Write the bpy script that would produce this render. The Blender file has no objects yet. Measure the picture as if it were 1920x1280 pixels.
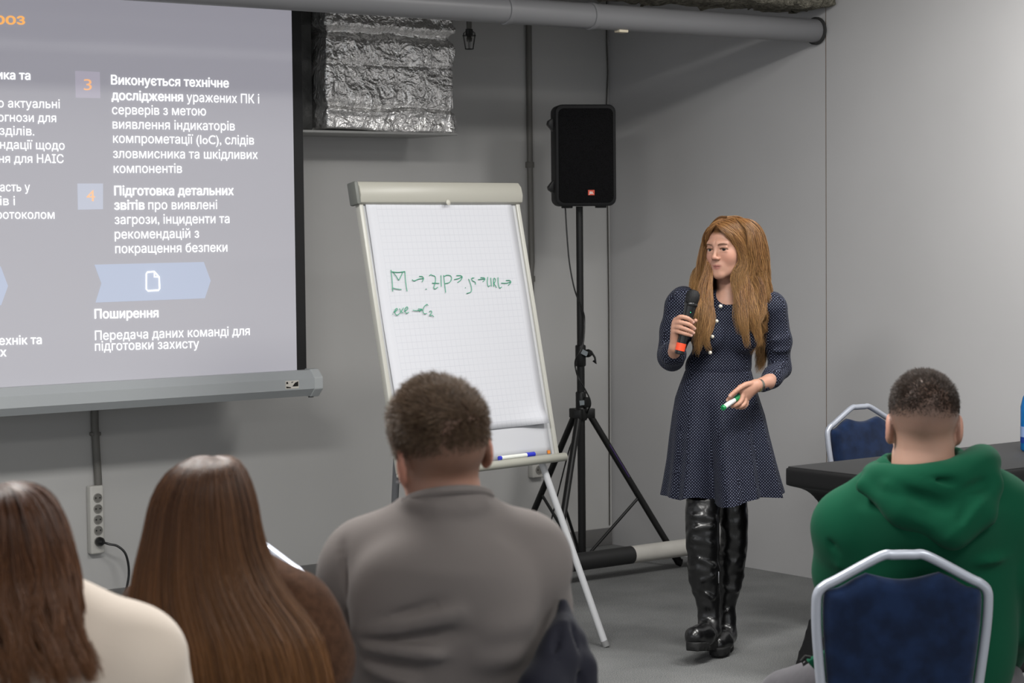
import bpy, bmesh, math, random
import numpy as np
from mathutils import Vector, Matrix
from mathutils.geometry import delaunay_2d_cdt

random.seed(7)
RNG = np.random.default_rng(11)
SC = bpy.context.scene
COL = SC.collection
PI = math.pi

# ------------------------------------------------------------------ camera
F_PX = 4060.38
PITCH, ROLL, YAW = 0.0550494, -0.0097389, 0.661459
CAM = np.array([-7.159419, -8.380787, 1.65])
_fw = np.array([math.sin(YAW) * math.cos(PITCH), math.cos(YAW) * math.cos(PITCH), -math.sin(PITCH)])
_r0 = np.array([math.cos(YAW), -math.sin(YAW), 0.0])
_u0 = np.cross(_r0, _fw)
_rt = math.cos(ROLL) * _r0 + math.sin(ROLL) * _u0
_up = -math.sin(ROLL) * _r0 + math.cos(ROLL) * _u0
cam = bpy.data.cameras.new('camera')
cam.sensor_width = 36.0
cam.lens = 36.0 * F_PX / 1920.0
cam.clip_start = 0.1
cam.clip_end = 60
cam.dof.use_dof = True
cam.dof.focus_distance = 8.2
cam.dof.aperture_fstop = 8.0
camo = bpy.data.objects.new('camera', cam)
COL.objects.link(camo)
M4 = Matrix.Identity(4)
for i in range(3):
    M4[i][0], M4[i][1], M4[i][2], M4[i][3] = _rt[i], _up[i], -_fw[i], CAM[i]
camo.matrix_world = M4
SC.camera = camo

# ------------------------------------------------------------------ light and exposure
SC.view_settings.view_transform = 'Standard'
SC.view_settings.look = 'None'
SC.view_settings.gamma = 1.0
SC.view_settings.use_curve_mapping = False
SC.view_settings.exposure = 0.5
world = bpy.data.worlds.new('world')
SC.world = world
world.use_nodes = True
world.node_tree.nodes['Background'].inputs[0].default_value = (0.93, 0.96, 1.0, 1)
world.node_tree.nodes['Background'].inputs[1].default_value = 0.75


def ceiling_lamp(x, y, z, sx, sy, power, color=(1.0, 0.965, 0.92), aim=None):
    l = bpy.data.lights.new('ceiling_lamp_light', 'AREA')
    l.shape = 'RECTANGLE'
    l.size, l.size_y = sx, sy
    l.energy = power
    l.color = color
    o = bpy.data.objects.new('ceiling_lamp_light', l)
    COL.objects.link(o)
    o.location = (x, y, z)
    if aim is not None:
        d = Vector(aim) - Vector((x, y, z))
        o.rotation_euler = d.to_track_quat('-Z', 'Y').to_euler()
    return o


ceiling_lamp(-1.05, -3.7, 3.05, 0.5, 1.6, 46, (1.0, 0.985, 0.96))
ceiling_lamp(-2.9, -4.0, 3.05, 1.3, 0.5, 50, (1.0, 0.985, 0.96))
ceiling_lamp(-5.0, -4.0, 3.05, 1.3, 0.5, 82, (1.0, 0.985, 0.96))
ceiling_lamp(-3.2, -7.0, 3.05, 1.5, 0.6, 38, (1.0, 0.985, 0.96))
ceiling_lamp(-5.7, -7.6, 3.05, 1.5, 0.6, 30, (1.0, 0.985, 0.96))


# ------------------------------------------------------------------ geometry of the view: points in the room
def ray(px, py):
    return _fw + _rt * (px - 960) / F_PX - _up * (py - 640) / F_PX


def on_floor(px, py, z=0.0):
    d = ray(px, py)
    return CAM + d * ((z - CAM[2]) / d[2])


def on_y(px, py, y):
    d = ray(px, py)
    return CAM + d * ((y - CAM[1]) / d[1])


def on_x(px, py, x):
    d = ray(px, py)
    return CAM + d * ((x - CAM[0]) / d[0])


def on_plane(px, py, p, n):
    d = ray(px, py)
    return CAM + d * (np.dot(np.asarray(p) - CAM, n) / np.dot(d, n))


CY, SY = math.cos(YAW), math.sin(YAW)


def at_depth(px, py, D):
    d = ray(px, py)
    return CAM + d * (D / (d[0] * SY + d[1] * CY))


def cg(X, D, Z):
    return np.array([CAM[0] + X * CY + D * SY, CAM[1] - X * SY + D * CY, Z])


class Frame:
    """A standing place seen square on from the camera's side: x to the right, y away, z up."""

    def __init__(self, px, D):
        p = at_depth(px, 640, D)
        self.o = np.array([p[0], p[1], 0.0])
        self.D = D

    def __call__(self, px, py, dd=0.0):
        v = at_depth(px, py, self.D + dd) - self.o
        return np.array([v[0] * CY - v[1] * SY, v[0] * SY + v[1] * CY, v[2]])


# ------------------------------------------------------------------ naming
def tag(o, label=None, cat=None, group=None, kind=None):
    if label: o['label'] = label
    if cat: o['category'] = cat
    if group: o['group'] = group
    if kind: o['kind'] = kind
    return o


def thing(name, label, cat, loc=(0, 0, 0), rotz=0.0, group=None):
    o = bpy.data.objects.new(name, None)
    o.empty_display_size = 0.1
    COL.objects.link(o)
    o.location = tuple(loc)
    o.rotation_euler = (0, 0, rotz)
    return tag(o, label, cat, group)


def copy_tree(o, parent=None):
    c = o.copy()
    COL.objects.link(c)
    c.parent = parent
    for ch in list(o.children):
        copy_tree(ch, c)
    return c


# ------------------------------------------------------------------ materials
def lin(c):
    if isinstance(c, str):
        c = [int(c[i:i + 2], 16) / 255 for i in (0, 2, 4)]
    return tuple(((x / 12.92) if x <= 0.04045 else ((x + 0.055) / 1.055) ** 2.4) for x in c)


class NT:
    def __init__(self, name):
        self.m = bpy.data.materials.new(name)
        self.m.use_nodes = True
        self.t = self.m.node_tree
        self.b = self.t.nodes['Principled BSDF']

    def n(self, typ, **kw):
        nd = self.t.nodes.new(typ)
        for k, v in kw.items():
            if k.startswith('i_'):
                nd.inputs[k[2:].replace('_', ' ')].default_value = v
            else:
                setattr(nd, k, v)
        return nd

    def l(self, a, b):
        self.t.links.new(a, b)

    def math(self, op, a, b=None, c=None):
        nd = self.t.nodes.new('ShaderNodeMath')
        nd.operation = op
        for i, v in enumerate((a, b, c)):
            if v is None: continue
            if isinstance(v, (int, float)):
                nd.inputs[i].default_value = v
            else:
                self.l(v, nd.inputs[i])
        return nd.outputs[0]

    def mix(self, fac, a, b):
        nd = self.t.nodes.new('ShaderNodeMix')
        nd.data_type = 'RGBA'
        for i, v in ((0, fac), (6, a), (7, b)):
            if isinstance(v, (int, float)):
                nd.inputs[i].default_value = v
            elif isinstance(v, tuple):
                nd.inputs[i].default_value = (*v[:3], 1)
            else:
                self.l(v, nd.inputs[i])
        return nd.outputs[2]


def mat(name, color, rough=0.5, metal=0.0, spec=0.5, var=0.0, vscale=20.0, bump=0.0, bscale=60.0, col2=None, vdetail=3.0,
        stretch=None, sheen=0.0, coat=0.0, bdist=0.01, sss=0.0, attr=None, coords='Object'):
    k = NT(name)
    b = k.b
    c = lin(color) if isinstance(color, (str,)) else color
    b.inputs['Base Color'].default_value = (*c, 1)
    b.inputs['Roughness'].default_value = rough
    b.inputs['Metallic'].default_value = metal
    b.inputs['Specular IOR Level'].default_value = spec
    b.inputs['Sheen Weight'].default_value = sheen
    b.inputs['Coat Weight'].default_value = coat
    if sss:
        b.inputs['Subsurface Weight'].default_value = sss
        b.inputs['Subsurface Radius'].default_value = (0.012, 0.005, 0.003)
        b.inputs['Subsurface Scale'].default_value = 1.0
    tc = k.n('ShaderNodeTexCoord')
    vec = tc.outputs[coords]
    if stretch:
        mp = k.n('ShaderNodeMapping')
        mp.inputs['Scale'].default_value = stretch
        k.l(vec, mp.inputs[0])
        vec = mp.outputs[0]
    src = None
    if attr:
        a = k.n('ShaderNodeAttribute', attribute_name=attr)
        src = a.outputs['Color']
        k.l(src, b.inputs['Base Color'])
    if var > 0 or col2 is not None:
        nz = k.n('ShaderNodeTexNoise')
        nz.inputs['Scale'].default_value = vscale
        nz.inputs['Detail'].default_value = vdetail
        k.l(vec, nz.inputs['Vector'])
        c2 = (lin(col2) if isinstance(col2, str) else col2) if col2 is not None else tuple(x * (1 - var) for x in c)
        rp = k.n('ShaderNodeMapRange')
        rp.inputs[1].default_value = 0.35
        rp.inputs[2].default_value = 0.65
        k.l(nz.outputs['Fac'], rp.inputs[0])
        if src is not None:
            k.l(k.mix(k.math('MULTIPLY', rp.outputs[0], var), src, c2), b.inputs['Base Color'])
        else:
            k.l(k.mix(rp.outputs[0], c, c2), b.inputs['Base Color'])
    if bump > 0:
        nz = k.n('ShaderNodeTexNoise')
        nz.inputs['Scale'].default_value = bscale
        nz.inputs['Detail'].default_value = 4
        k.l(vec, nz.inputs['Vector'])
        bp = k.n('ShaderNodeBump')
        bp.inputs['Strength'].default_value = bump
        bp.inputs['Distance'].default_value = bdist
        k.l(nz.outputs['Fac'], bp.inputs['Height'])
        k.l(bp.outputs[0], b.inputs['Normal'])
    return k.m


def emit_mat(name, color, strength, base=0.0):
    k = NT(name)
    c = lin(color) if isinstance(color, str) else color
    k.b.inputs['Base Color'].default_value = (base, base, base, 1)
    k.b.inputs['Roughness'].default_value = 0.9
    k.b.inputs['Specular IOR Level'].default_value = 0.1
    k.b.inputs['Emission Color'].default_value = (*c, 1)
    k.b.inputs['Emission Strength'].default_value = strength
    return k.m


# ------------------------------------------------------------------ mesh building
def link_mesh(name, me, m=None, parent=None, loc=None, rotz=None, smooth=False):
    if m is not None: me.materials.append(m)
    o = bpy.data.objects.new(name, me)
    COL.objects.link(o)
    if parent is not None: o.parent = parent
    if loc is not None: o.location = tuple(loc)
    if rotz is not None: o.rotation_euler = (0, 0, rotz)
    if smooth: me.shade_smooth()
    return o


def np_mesh(name, V, Q=None, T=None, col=None, uv=None, smooth=True):
    """mesh from numpy arrays: verts, quads, tris, optional point colours and loop UVs"""
    me = bpy.data.meshes.new(name)
    V = np.asarray(V, np.float32)
    nq = 0 if Q is None else len(Q)
    nt = 0 if T is None else len(T)
    idx = []
    if nq: idx.append(np.asarray(Q, np.int32).ravel())
    if nt: idx.append(np.asarray(T, np.int32).ravel())
    idx = np.concatenate(idx) if idx else np.zeros(0, np.int32)
    me.vertices.add(len(V))
    me.vertices.foreach_set('co', V.ravel())
    me.loops.add(len(idx))
    me.loops.foreach_set('vertex_index', idx)
    me.polygons.add(nq + nt)
    starts = np.concatenate([np.arange(nq) * 4, nq * 4 + np.arange(nt) * 3]).astype(np.int32)
    me.polygons.foreach_set('loop_start', starts)
    me.update(calc_edges=True)
    if col is not None:
        a = me.color_attributes.new('Col', 'FLOAT_COLOR', 'POINT')
        c4 = np.ones((len(V), 4), np.float32)
        c4[:, :3] = col
        a.data.foreach_set('color', c4.ravel())
    if uv is not None:
        u = me.uv_layers.new(name='UVMap')
        u.data.foreach_set('uv', np.asarray(uv, np.float32).ravel())
    if smooth: me.shade_smooth()
    return me


class MB:
    """collects boxes, tubes, lathes and prisms into one mesh"""

    def __init__(self):
        self.bm = bmesh.new()

    def box(self, c, s, rot=None, bevel=0.0, seg=2):
        r = bmesh.ops.create_cube(self.bm, size=1.0)
        vs = r['verts']
        bmesh.ops.scale(self.bm, vec=Vector(s), verts=vs)
        if bevel > 0:
            es = list({e for v in vs for e in v.link_edges})
            rr = bmesh.ops.bevel(self.bm, geom=es, offset=bevel, segments=seg, affect='EDGES', profile=0.5)
            vs = list({v for f in rr['faces'] for v in f.verts} | {v for v in vs if v.is_valid})
            # collect whole island
            seen = set(vs); st = list(vs)
            while st:
                v = st.pop()
                for e in v.link_edges:
                    w = e.other_vert(v)
                    if w not in seen: seen.add(w); st.append(w)
            vs = list(seen)
        if rot is not None:
            bmesh.ops.transform(self.bm, matrix=rot.to_4x4() if hasattr(rot, 'to_4x4') else rot, verts=vs)
        bmesh.ops.translate(self.bm, vec=Vector(c), verts=vs)
        return self

    def tube(self, pts, r, n=12, closed=False, cap=True):
        P = [Vector(p) for p in pts]
        R = r if isinstance(r, (list, tuple)) else [r] * len(P)
        N = len(P)
        rings = []
        up = None
        for i in range(N):
            if closed:
                t = (P[(i + 1) % N] - P[i - 1]).normalized()
            else:
                t = (P[min(i + 1, N - 1)] - P[max(i - 1, 0)]).normalized()
            if up is None:
                up = Vector((0, 0, 1)) if abs(t.z) < 0.9 else Vector((1, 0, 0))
            a = (up - t * up.dot(t)).normalized()
            up = a
            b = t.cross(a)
            rings.append([self.bm.verts.new(P[i] + (a * math.cos(2 * PI * k / n) + b * math.sin(2 * PI * k / n)) * R[i]) for k in range(n)])
        for i in range(N if closed else N - 1):
            A, B = rings[i], rings[(i + 1) % N]
            for k in range(n):
                self.bm.faces.new((A[k], A[(k + 1) % n], B[(k + 1) % n], B[k]))
        if cap and not closed:
            self.bm.faces.new(rings[0][::-1])
            self.bm.faces.new(rings[-1])
        return self

    def lathe(self, prof, c=(0, 0, 0), axis=(0, 0, 1), n=24):
        """prof: (radius, height) pairs along axis"""
        q = Vector((0, 0, 1)).rotation_difference(Vector(axis)).to_matrix()
        c = Vector(c)
        rings = []
        for r, h in prof:
            rings.append([self.bm.verts.new(c + q @ Vector((r * math.cos(2 * PI * k / n), r * math.sin(2 * PI * k / n), h))) for k in range(n)])
        for A, B in zip(rings, rings[1:]):
            for k in range(n):
                self.bm.faces.new((A[k], A[(k + 1) % n], B[(k + 1) % n], B[k]))
        self.bm.faces.new(rings[0][::-1])
        self.bm.faces.new(rings[-1])
        return self

    def prism(self, poly, origin, ux, uy, depth):
        """polygon in the plane (ux, uy), pushed back by depth along -(ux x uy)"""
        o, ux, uy = Vector(origin), Vector(ux), Vector(uy)
        nrm = ux.cross(uy).normalized()
        A = [self.bm.verts.new(o + ux * x + uy * y) for x, y in poly]
        B = [self.bm.verts.new(o + ux * x + uy * y - nrm * depth) for x, y in poly]
        n = len(poly)
        self.bm.faces.new(A)
        self.bm.faces.new(B[::-1])
        for i in range(n):
            self.bm.faces.new((A[i], B[i], B[(i + 1) % n], A[(i + 1) % n]))
        return self

    def build(self, name, m=None, parent=None, loc=None, rotz=None, smooth=True, bevel=0.0, angle=40):
        bmesh.ops.recalc_face_normals(self.bm, faces=self.bm.faces)
        if bevel:
            es = [e for e in self.bm.edges if len(e.link_faces) == 2 and e.calc_face_angle(0) > math.radians(40)]
            bmesh.ops.bevel(self.bm, geom=es, offset=bevel, segments=2, affect='EDGES', profile=0.5)
        me = bpy.data.meshes.new(name)
        self.bm.to_mesh(me)
        self.bm.free()
        if smooth:
            me.shade_smooth()
            me.set_sharp_from_angle(angle=math.radians(angle))
        return link_mesh(name, me, m, parent, loc, rotz)


def rx(a): return Matrix.Rotation(a, 3, 'X')
def ry(a): return Matrix.Rotation(a, 3, 'Y')
def rz(a): return Matrix.Rotation(a, 3, 'Z')


def spline(pts, n):
    """Catmull-Rom through pts (k,d) sampled at n points"""
    P = np.asarray(pts, float)
    if len(P) == 2:
        t = np.linspace(0, 1, n)[:, None]
        return P[0] * (1 - t) + P[1] * t
    Q = np.vstack([2 * P[0] - P[1], P, 2 * P[-1] - P[-2]])
    u = np.linspace(0, len(P) - 1 - 1e-9, n)
    i = u.astype(int)
    t = (u - i)[:, None]
    a, b, c, d = Q[i], Q[i + 1], Q[i + 2], Q[i + 3]
    return 0.5 * (2 * b + (c - a) * t + (2 * a - 5 * b + 4 * c - d) * t ** 2 + (3 * b - a - 3 * c + d) * t ** 3)


# ------------------------------------------------------------------ lettering
def text_polys(body):
    """glyph outlines of the built-in face -> clean triangles in 2-D (nonzero rule)"""
    c = bpy.data.curves.new('lettering', 'FONT')
    c.body = body
    c.size = 1.0
    c.resolution_u = 3
    c.fill_mode = 'NONE' if hasattr(c, 'fill_mode') else c.fill_mode
    o = bpy.data.objects.new('lettering', c)
    COL.objects.link(o)
    dg = bpy.context.evaluated_depsgraph_get()
    dg.update()
    me = bpy.data.meshes.new_from_object(o.evaluated_get(dg), depsgraph=dg)
    V = np.array([v.co[:2] for v in me.vertices])
    E = []
    for e in me.edges:  # each outline runs in the order of its points
        i, j = sorted(e.vertices)
        E.append((i, j) if j - i == 1 else (j, i))
    bpy.data.objects.remove(o)
    bpy.data.curves.remove(c)
    bpy.data.meshes.remove(me)
    return V, E


def embolden(V, E, b):
    if b <= 0: return V, E
    VV, EE = [], []
    for k in range(6):
        a = 2 * PI * k / 6
        EE += [(i + len(V) * k, j + len(V) * k) for i, j in E]
        VV.append(V + np.array([math.cos(a) * b, math.sin(a) * b * 0.6]))
    return np.concatenate(VV), EE


def fill_outline(V, E):
    vs, es, fs, *_ = delaunay_2d_cdt([Vector((float(x), float(y))) for x, y in V], E, [], 0, 1e-5)
    vs = np.array([(v.x, v.y) for v in vs])
    A = V[[e[0] for e in E]]
    B = V[[e[1] for e in E]]
    out = []
    for f in fs:
        c = vs[list(f)].mean(0)
        # signed crossings of a ray to +x
        up = (A[:, 1] <= c[1]) & (B[:, 1] > c[1])
        dn = (A[:, 1] > c[1]) & (B[:, 1] <= c[1])
        m = up | dn
        if not m.any(): continue
        a, b = A[m], B[m]
        xs = a[:, 0] + (c[1] - a[:, 1]) / (b[:, 1] - a[:, 1]) * (b[:, 0] - a[:, 0])
        w = ((xs > c[0]) * np.where(up[m], 1, -1)).sum()
        if w != 0: out.append(tuple(f))
    return vs, out


def lettering_mesh(name, body, p0, p1, height, m, parent, up, bold=0.0, nrm=None, lift=0.002, loc=None):
    """one line of writing from p0 to p1 (baseline ends, world), cap height in metres"""
    V, E = embolden(*text_polys(body), bold)
    vs, fs = fill_outline(V, E)
    x0, x1 = V[:, 0].min(), V[:, 0].max()
    p0, p1, up = np.asarray(p0, float), np.asarray(p1, float), np.asarray(up, float)
    s = height / 0.70
    P = p0 + (p1 - p0) * ((vs[:, :1] - x0) / (x1 - x0)) + up * vs[:, 1:] * s
    if nrm is not None: P = P + np.asarray(nrm) * lift
    me = bpy.data.meshes.new(name)
    used = sorted({i for f in fs for i in f})
    ix = {u: k for k, u in enumerate(used)}
    F = [tuple(ix[i] for i in f) for f in fs]
    o_ = np.asarray(loc) if loc is not None else 0
    me.from_pydata([tuple(p) for p in (P[used] - o_)], [], F)
    return link_mesh(name, me, m, parent)


# ------------------------------------------------------------------ organic forms: distance fields turned into meshes
class Field:
    def __init__(self, lo, hi, h):
        self.lo = np.asarray(lo, float)
        self.h = h
        self.n = np.ceil((np.asarray(hi, float) - self.lo) / h).astype(int) + 1
        self.F = np.full(self.n, 1.0, np.float32)
        self.ax = [self.lo[i] + h * np.arange(self.n[i]) for i in range(3)]

    def _sl(self, lo, hi):
        a = np.clip(np.floor((np.asarray(lo) - self.lo) / self.h).astype(int), 0, self.n)
        b = np.clip(np.ceil((np.asarray(hi) - self.lo) / self.h).astype(int) + 1, 0, self.n)
        return tuple(slice(a[i], b[i]) for i in range(3))

    def _pts(self, sl):
        x = self.ax[0][sl[0]][:, None, None]
        y = self.ax[1][sl[1]][None, :, None]
        z = self.ax[2][sl[2]][None, None, :]
        return x, y, z

    def add(self, fn, lo, hi, k=0.01):
        m = 2 * k + 2 * self.h
        sl = self._sl(np.asarray(lo) - m, np.asarray(hi) + m)
        if any(s.stop <= s.start for s in sl): return self
        d = fn(*self._pts(sl)).astype(np.float32)
        self.F[sl] = smin(self.F[sl], d, k)
        return self

    def cut(self, fn, lo, hi, k=0.005):
        m = 2 * k + 2 * self.h
        sl = self._sl(np.asarray(lo) - m, np.asarray(hi) + m)
        d = fn(*self._pts(sl)).astype(np.float32)
        self.F[sl] = -smin(-self.F[sl], d, k)
        return self

    def cap(self, a, b, ra, rb=None, k=0.01):
        a, b = np.asarray(a, float), np.asarray(b, float)
        rb = ra if rb is None else rb
        r = max(ra, rb)
        return self.add(lambda x, y, z: d_cap(x, y, z, a, b, ra, rb), np.minimum(a, b) - r, np.maximum(a, b) + r, k)

    def chain(self, pts, radii, k=0.008):
        for i in range(len(pts) - 1):
            self.cap(pts[i], pts[i + 1], radii[i], radii[i + 1], k)
        return self

    def ell(self, c, r, k=0.01, R=None, cut=False):
        c, r = np.asarray(c, float), np.asarray(r, float)
        m = r if R is None else np.full(3, r.max())
        f = lambda x, y, z: d_ell(x, y, z, c, r, R)
        return (self.cut if cut else self.add)(f, c - m, c + m, k)

    def disp(self, fn, lo=None, hi=None):
        sl = self._sl(lo if lo is not None else self.lo, hi if hi is not None else self.lo + self.h * self.n)
        self.F[sl] += fn(*self._pts(sl)).astype(np.float32)
        return self

    def mesh(self):
        F, h = self.F, self.h
        S = F < 0
        nx, ny, nz = F.shape
        c = np.zeros((nx - 1, ny - 1, nz - 1), np.uint8)
        for i in (0, 1):
            for j in (0, 1):
                for k in (0, 1):
                    c += S[i:nx - 1 + i, j:ny - 1 + j, k:nz - 1 + k]
        act = (c > 0) & (c < 8)
        I = np.argwhere(act)
        idx = np.full(act.shape, -1, np.int32)
        idx[tuple(I.T)] = np.arange(len(I))
        cor = [(i, j, k) for i in (0, 1) for j in (0, 1) for k in (0, 1)]
        val = {q: F[I[:, 0] + q[0], I[:, 1] + q[1], I[:, 2] + q[2]].astype(np.float64) for q in cor}
        acc = np.zeros((len(I), 3))
        cnt = np.zeros(len(I))
        for p in cor:
            for a in range(3):
                if p[a] == 0:
                    q = list(p); q[a] = 1; q = tuple(q)
                    v0, v1 = val[p], val[q]
                    m = (v0 < 0) != (v1 < 0)
                    t = np.where(m, v0 / np.where(m, v0 - v1, 1), 0)
                    pt = np.tile(np.array(p, float), (len(I), 1))
                    pt[:, a] += t
                    acc += pt * m[:, None]
                    cnt += m
        V = self.lo + h * (I + acc / cnt[:, None])
        Q = []
        for a in range(3):
            b, cc = (a + 1) % 3, (a + 2) % 3
            sl0 = [slice(None)] * 3; sl1 = [slice(None)] * 3
            sl0[a] = slice(0, -1); sl1[a] = slice(1, None)
            s0, s1 = S[tuple(sl0)], S[tuple(sl1)]
            E = np.argwhere(s0 != s1)
            ok = (E[:, b] > 0) & (E[:, cc] > 0) & (E[:, b] < F.shape[b] - 1) & (E[:, cc] < F.shape[cc] - 1)
            E = E[ok]
            fl = s0[tuple(E.T)]
            def cell(db, dc):
                C = E.copy(); C[:, b] -= db; C[:, cc] -= dc
                return idx[tuple(C.T)]
            q = np.stack([cell(1, 1), cell(0, 1), cell(0, 0), cell(1, 0)], 1)
            q[~fl] = q[~fl][:, ::-1]
            Q.append(q)
        return V, np.concatenate(Q)


def smin(a, b, k):
    if k <= 0: return np.minimum(a, b)
    h = np.clip(0.5 + 0.5 * (b - a) / k, 0, 1)
    return b + (a - b) * h - k * h * (1 - h)


def d_cap(x, y, z, a, b, ra, rb):
    ba = b - a
    L = float(ba @ ba) + 1e-12
    t = np.clip(((x - a[0]) * ba[0] + (y - a[1]) * ba[1] + (z - a[2]) * ba[2]) / L, 0, 1)
    return np.sqrt((x - a[0] - t * ba[0]) ** 2 + (y - a[1] - t * ba[1]) ** 2 + (z - a[2] - t * ba[2]) ** 2) - (ra + (rb - ra) * t)


def d_ell(x, y, z, c, r, R=None):
    X, Y, Z = x - c[0], y - c[1], z - c[2]
    if R is not None:
        X, Y, Z = (R[0][0] * X + R[1][0] * Y + R[2][0] * Z, R[0][1] * X + R[1][1] * Y + R[2][1] * Z, R[0][2] * X + R[1][2] * Y + R[2][2] * Z)
    k0 = np.sqrt((X / r[0]) ** 2 + (Y / r[1]) ** 2 + (Z / r[2]) ** 2)
    k1 = np.sqrt((X / r[0] ** 2) ** 2 + (Y / r[1] ** 2) ** 2 + (Z / r[2] ** 2) ** 2) + 1e-9
    return k0 * (k0 - 1) / k1


_perm = np.random.default_rng(5).random(4096)


def vnoise(x, y, z):
    """smooth value noise in 0..1"""
    x, y, z = np.broadcast_arrays(x, y, z)
    xi, yi, zi = np.floor(x).astype(int), np.floor(y).astype(int), np.floor(z).astype(int)
    fx, fy, fz = x - xi, y - yi, z - zi
    fx, fy, fz = (f * f * (3 - 2 * f) for f in (fx, fy, fz))
    def hsh(i, j, k): return _perm[(i * 73856093 ^ j * 19349663 ^ k * 83492791) & 4095]
    r = 0
    for i in (0, 1):
        for j in (0, 1):
            for k in (0, 1):
                w = (fx if i else 1 - fx) * (fy if j else 1 - fy) * (fz if k else 1 - fz)
                r = r + w * hsh(xi + i, yi + j, zi + k)
    return r


def fold(x, y, z, a, b, wid, amp, both=True):
    """a crease in cloth from a to b: ridge with a trough beside it"""
    a, b = np.asarray(a, float), np.asarray(b, float)
    ba = b - a
    t = np.clip(((x - a[0]) * ba[0] + (y - a[1]) * ba[1] + (z - a[2]) * ba[2]) / float(ba @ ba), 0, 1)
    d = np.sqrt((x - a[0] - t * ba[0]) ** 2 + (y - a[1] - t * ba[1]) ** 2 + (z - a[2] - t * ba[2]) ** 2)
    e = np.sin(np.clip(t, 0.02, 0.98) * PI) ** 0.5
    return -amp * e * np.exp(-(d / wid) ** 2)


def box_uv(V, Q, T=None):
    """loop UVs in metres, projected along the face's main axis"""
    out = []
    for Fc in (Q, T):
        if Fc is None or len(Fc) == 0: continue
        P = V[Fc]
        n = np.cross(P[:, 1] - P[:, 0], P[:, 2] - P[:, 0])
        ax = np.abs(n).argmax(1)
        for_u = np.where(ax == 0, 1, 0)
        for_v = np.where(ax == 2, 1, 2)
        k = np.arange(len(Fc))[:, None]
        j = np.arange(Fc.shape[1])[None, :]
        u = P[k, j, for_u[:, None]]
        v = P[k, j, for_v[:, None]]
        out.append(np.stack([u, v], -1).reshape(-1, 2))
    return np.concatenate(out)


def smooth_np(V, Q, it=2, w=0.5):
    n = len(V)
    e = np.concatenate([Q[:, [0, 1]], Q[:, [1, 2]], Q[:, [2, 3]], Q[:, [3, 0]]])
    e = np.concatenate([e, e[:, ::-1]])
    deg = np.bincount(e[:, 0], minlength=n).astype(float)
    for _ in range(it):
        S = np.stack([np.bincount(e[:, 0], weights=V[e[:, 1], i], minlength=n) for i in range(3)], 1)
        V = V * (1 - w) + w * S / np.maximum(deg, 1)[:, None]
    return V


def normals_np(V, Q):
    P = V[Q]
    n = np.cross(P[:, 2] - P[:, 0], P[:, 3] - P[:, 1])
    N = np.zeros_like(V)
    for k in range(4):
        for i in range(3):
            N[:, i] += np.bincount(Q[:, k], weights=n[:, i], minlength=len(V))
    return N / (np.linalg.norm(N, axis=1, keepdims=True) + 1e-12)


def strands_mesh(name, P, rad, cols, sides=3):
    """P (N,S,3) strand centre lines, rad (S,) or (N,S), cols (N,S,3)"""
    N, S, _ = P.shape
    t = np.gradient(P, axis=1)
    t /= np.linalg.norm(t, axis=2, keepdims=True) + 1e-12
    ref = np.eye(3)[np.abs(t).max(axis=1).argmin(axis=1)][:, None, :] + 0 * t
    a = np.cross(t, ref)
    a /= np.linalg.norm(a, axis=2, keepdims=True) + 1e-12
    b = np.cross(t, a)
    rad = np.broadcast_to(rad, (N, S))[..., None]
    ph = RNG.random((N, 1, 1)) * 2 * PI
    rings = [P + rad * (a * np.cos(ph + 2 * PI * k / sides) + b * np.sin(ph + 2 * PI * k / sides)) for k in range(sides)]
    V = np.stack(rings, 2)  # N,S,sides,3
    idx = np.arange(N * S * sides).reshape(N, S, sides)
    Q = []
    for k in range(sides):
        k2 = (k + 1) % sides
        Q.append(np.stack([idx[:, :-1, k], idx[:, :-1, k2], idx[:, 1:, k2], idx[:, 1:, k]], -1).reshape(-1, 4))
    c = np.repeat(cols[:, :, None, :], sides, 2).reshape(-1, 3)
    return V.reshape(-1, 3), np.concatenate(Q), c
# ================================================================== the room
wall_mat = mat('wall_paint', 'b9b8b6', rough=0.6, spec=0.3, var=0.05, vscale=1.3, bump=0.12, bscale=14, bdist=0.004)
wall_r_mat = mat('wall_panel_paint', 'b9b8b8', rough=0.55, spec=0.3, var=0.04, vscale=1.7, bump=0.08, bscale=9, bdist=0.004)
base_mat = mat('baseboard_vinyl', '6f6e6d', rough=0.45, var=0.08, vscale=5)
ceil_mat = mat('ceiling_concrete', '8f8d8a', rough=0.85, var=0.15, vscale=4)


def carpet_material():
    k = NT('carpet')
    tc = k.n('ShaderNodeTexCoord')
    n1 = k.n('ShaderNodeTexNoise'); n1.inputs['Scale'].default_value = 260; n1.inputs['Detail'].default_value = 2
    n2 = k.n('ShaderNodeTexNoise'); n2.inputs['Scale'].default_value = 3.0; n2.inputs['Detail'].default_value = 4
    k.l(tc.outputs['Object'], n1.inputs[0]); k.l(tc.outputs['Object'], n2.inputs[0])
    f = k.math('ADD', k.math('MULTIPLY', n1.outputs['Fac'], 0.75), k.math('MULTIPLY', n2.outputs['Fac'], 0.25))
    rp = k.n('ShaderNodeMapRange'); rp.inputs[1].default_value = 0.38; rp.inputs[2].default_value = 0.62
    k.l(f, rp.inputs[0])
    k.l(k.mix(rp.outputs[0], lin('585959'), lin('868786')), k.b.inputs['Base Color'])
    k.b.inputs['Roughness'].default_value = 0.95
    k.b.inputs['Specular IOR Level'].default_value = 0.15
    bp = k.n('ShaderNodeBump'); bp.inputs['Strength'].default_value = 0.6; bp.inputs['Distance'].default_value = 0.004
    k.l(n1.outputs['Fac'], bp.inputs['Height']); k.l(bp.outputs[0], k.b.inputs['Normal'])
    return k.m


RX0, RY0, CEIL = -12.0, -12.5, 3.12


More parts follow.
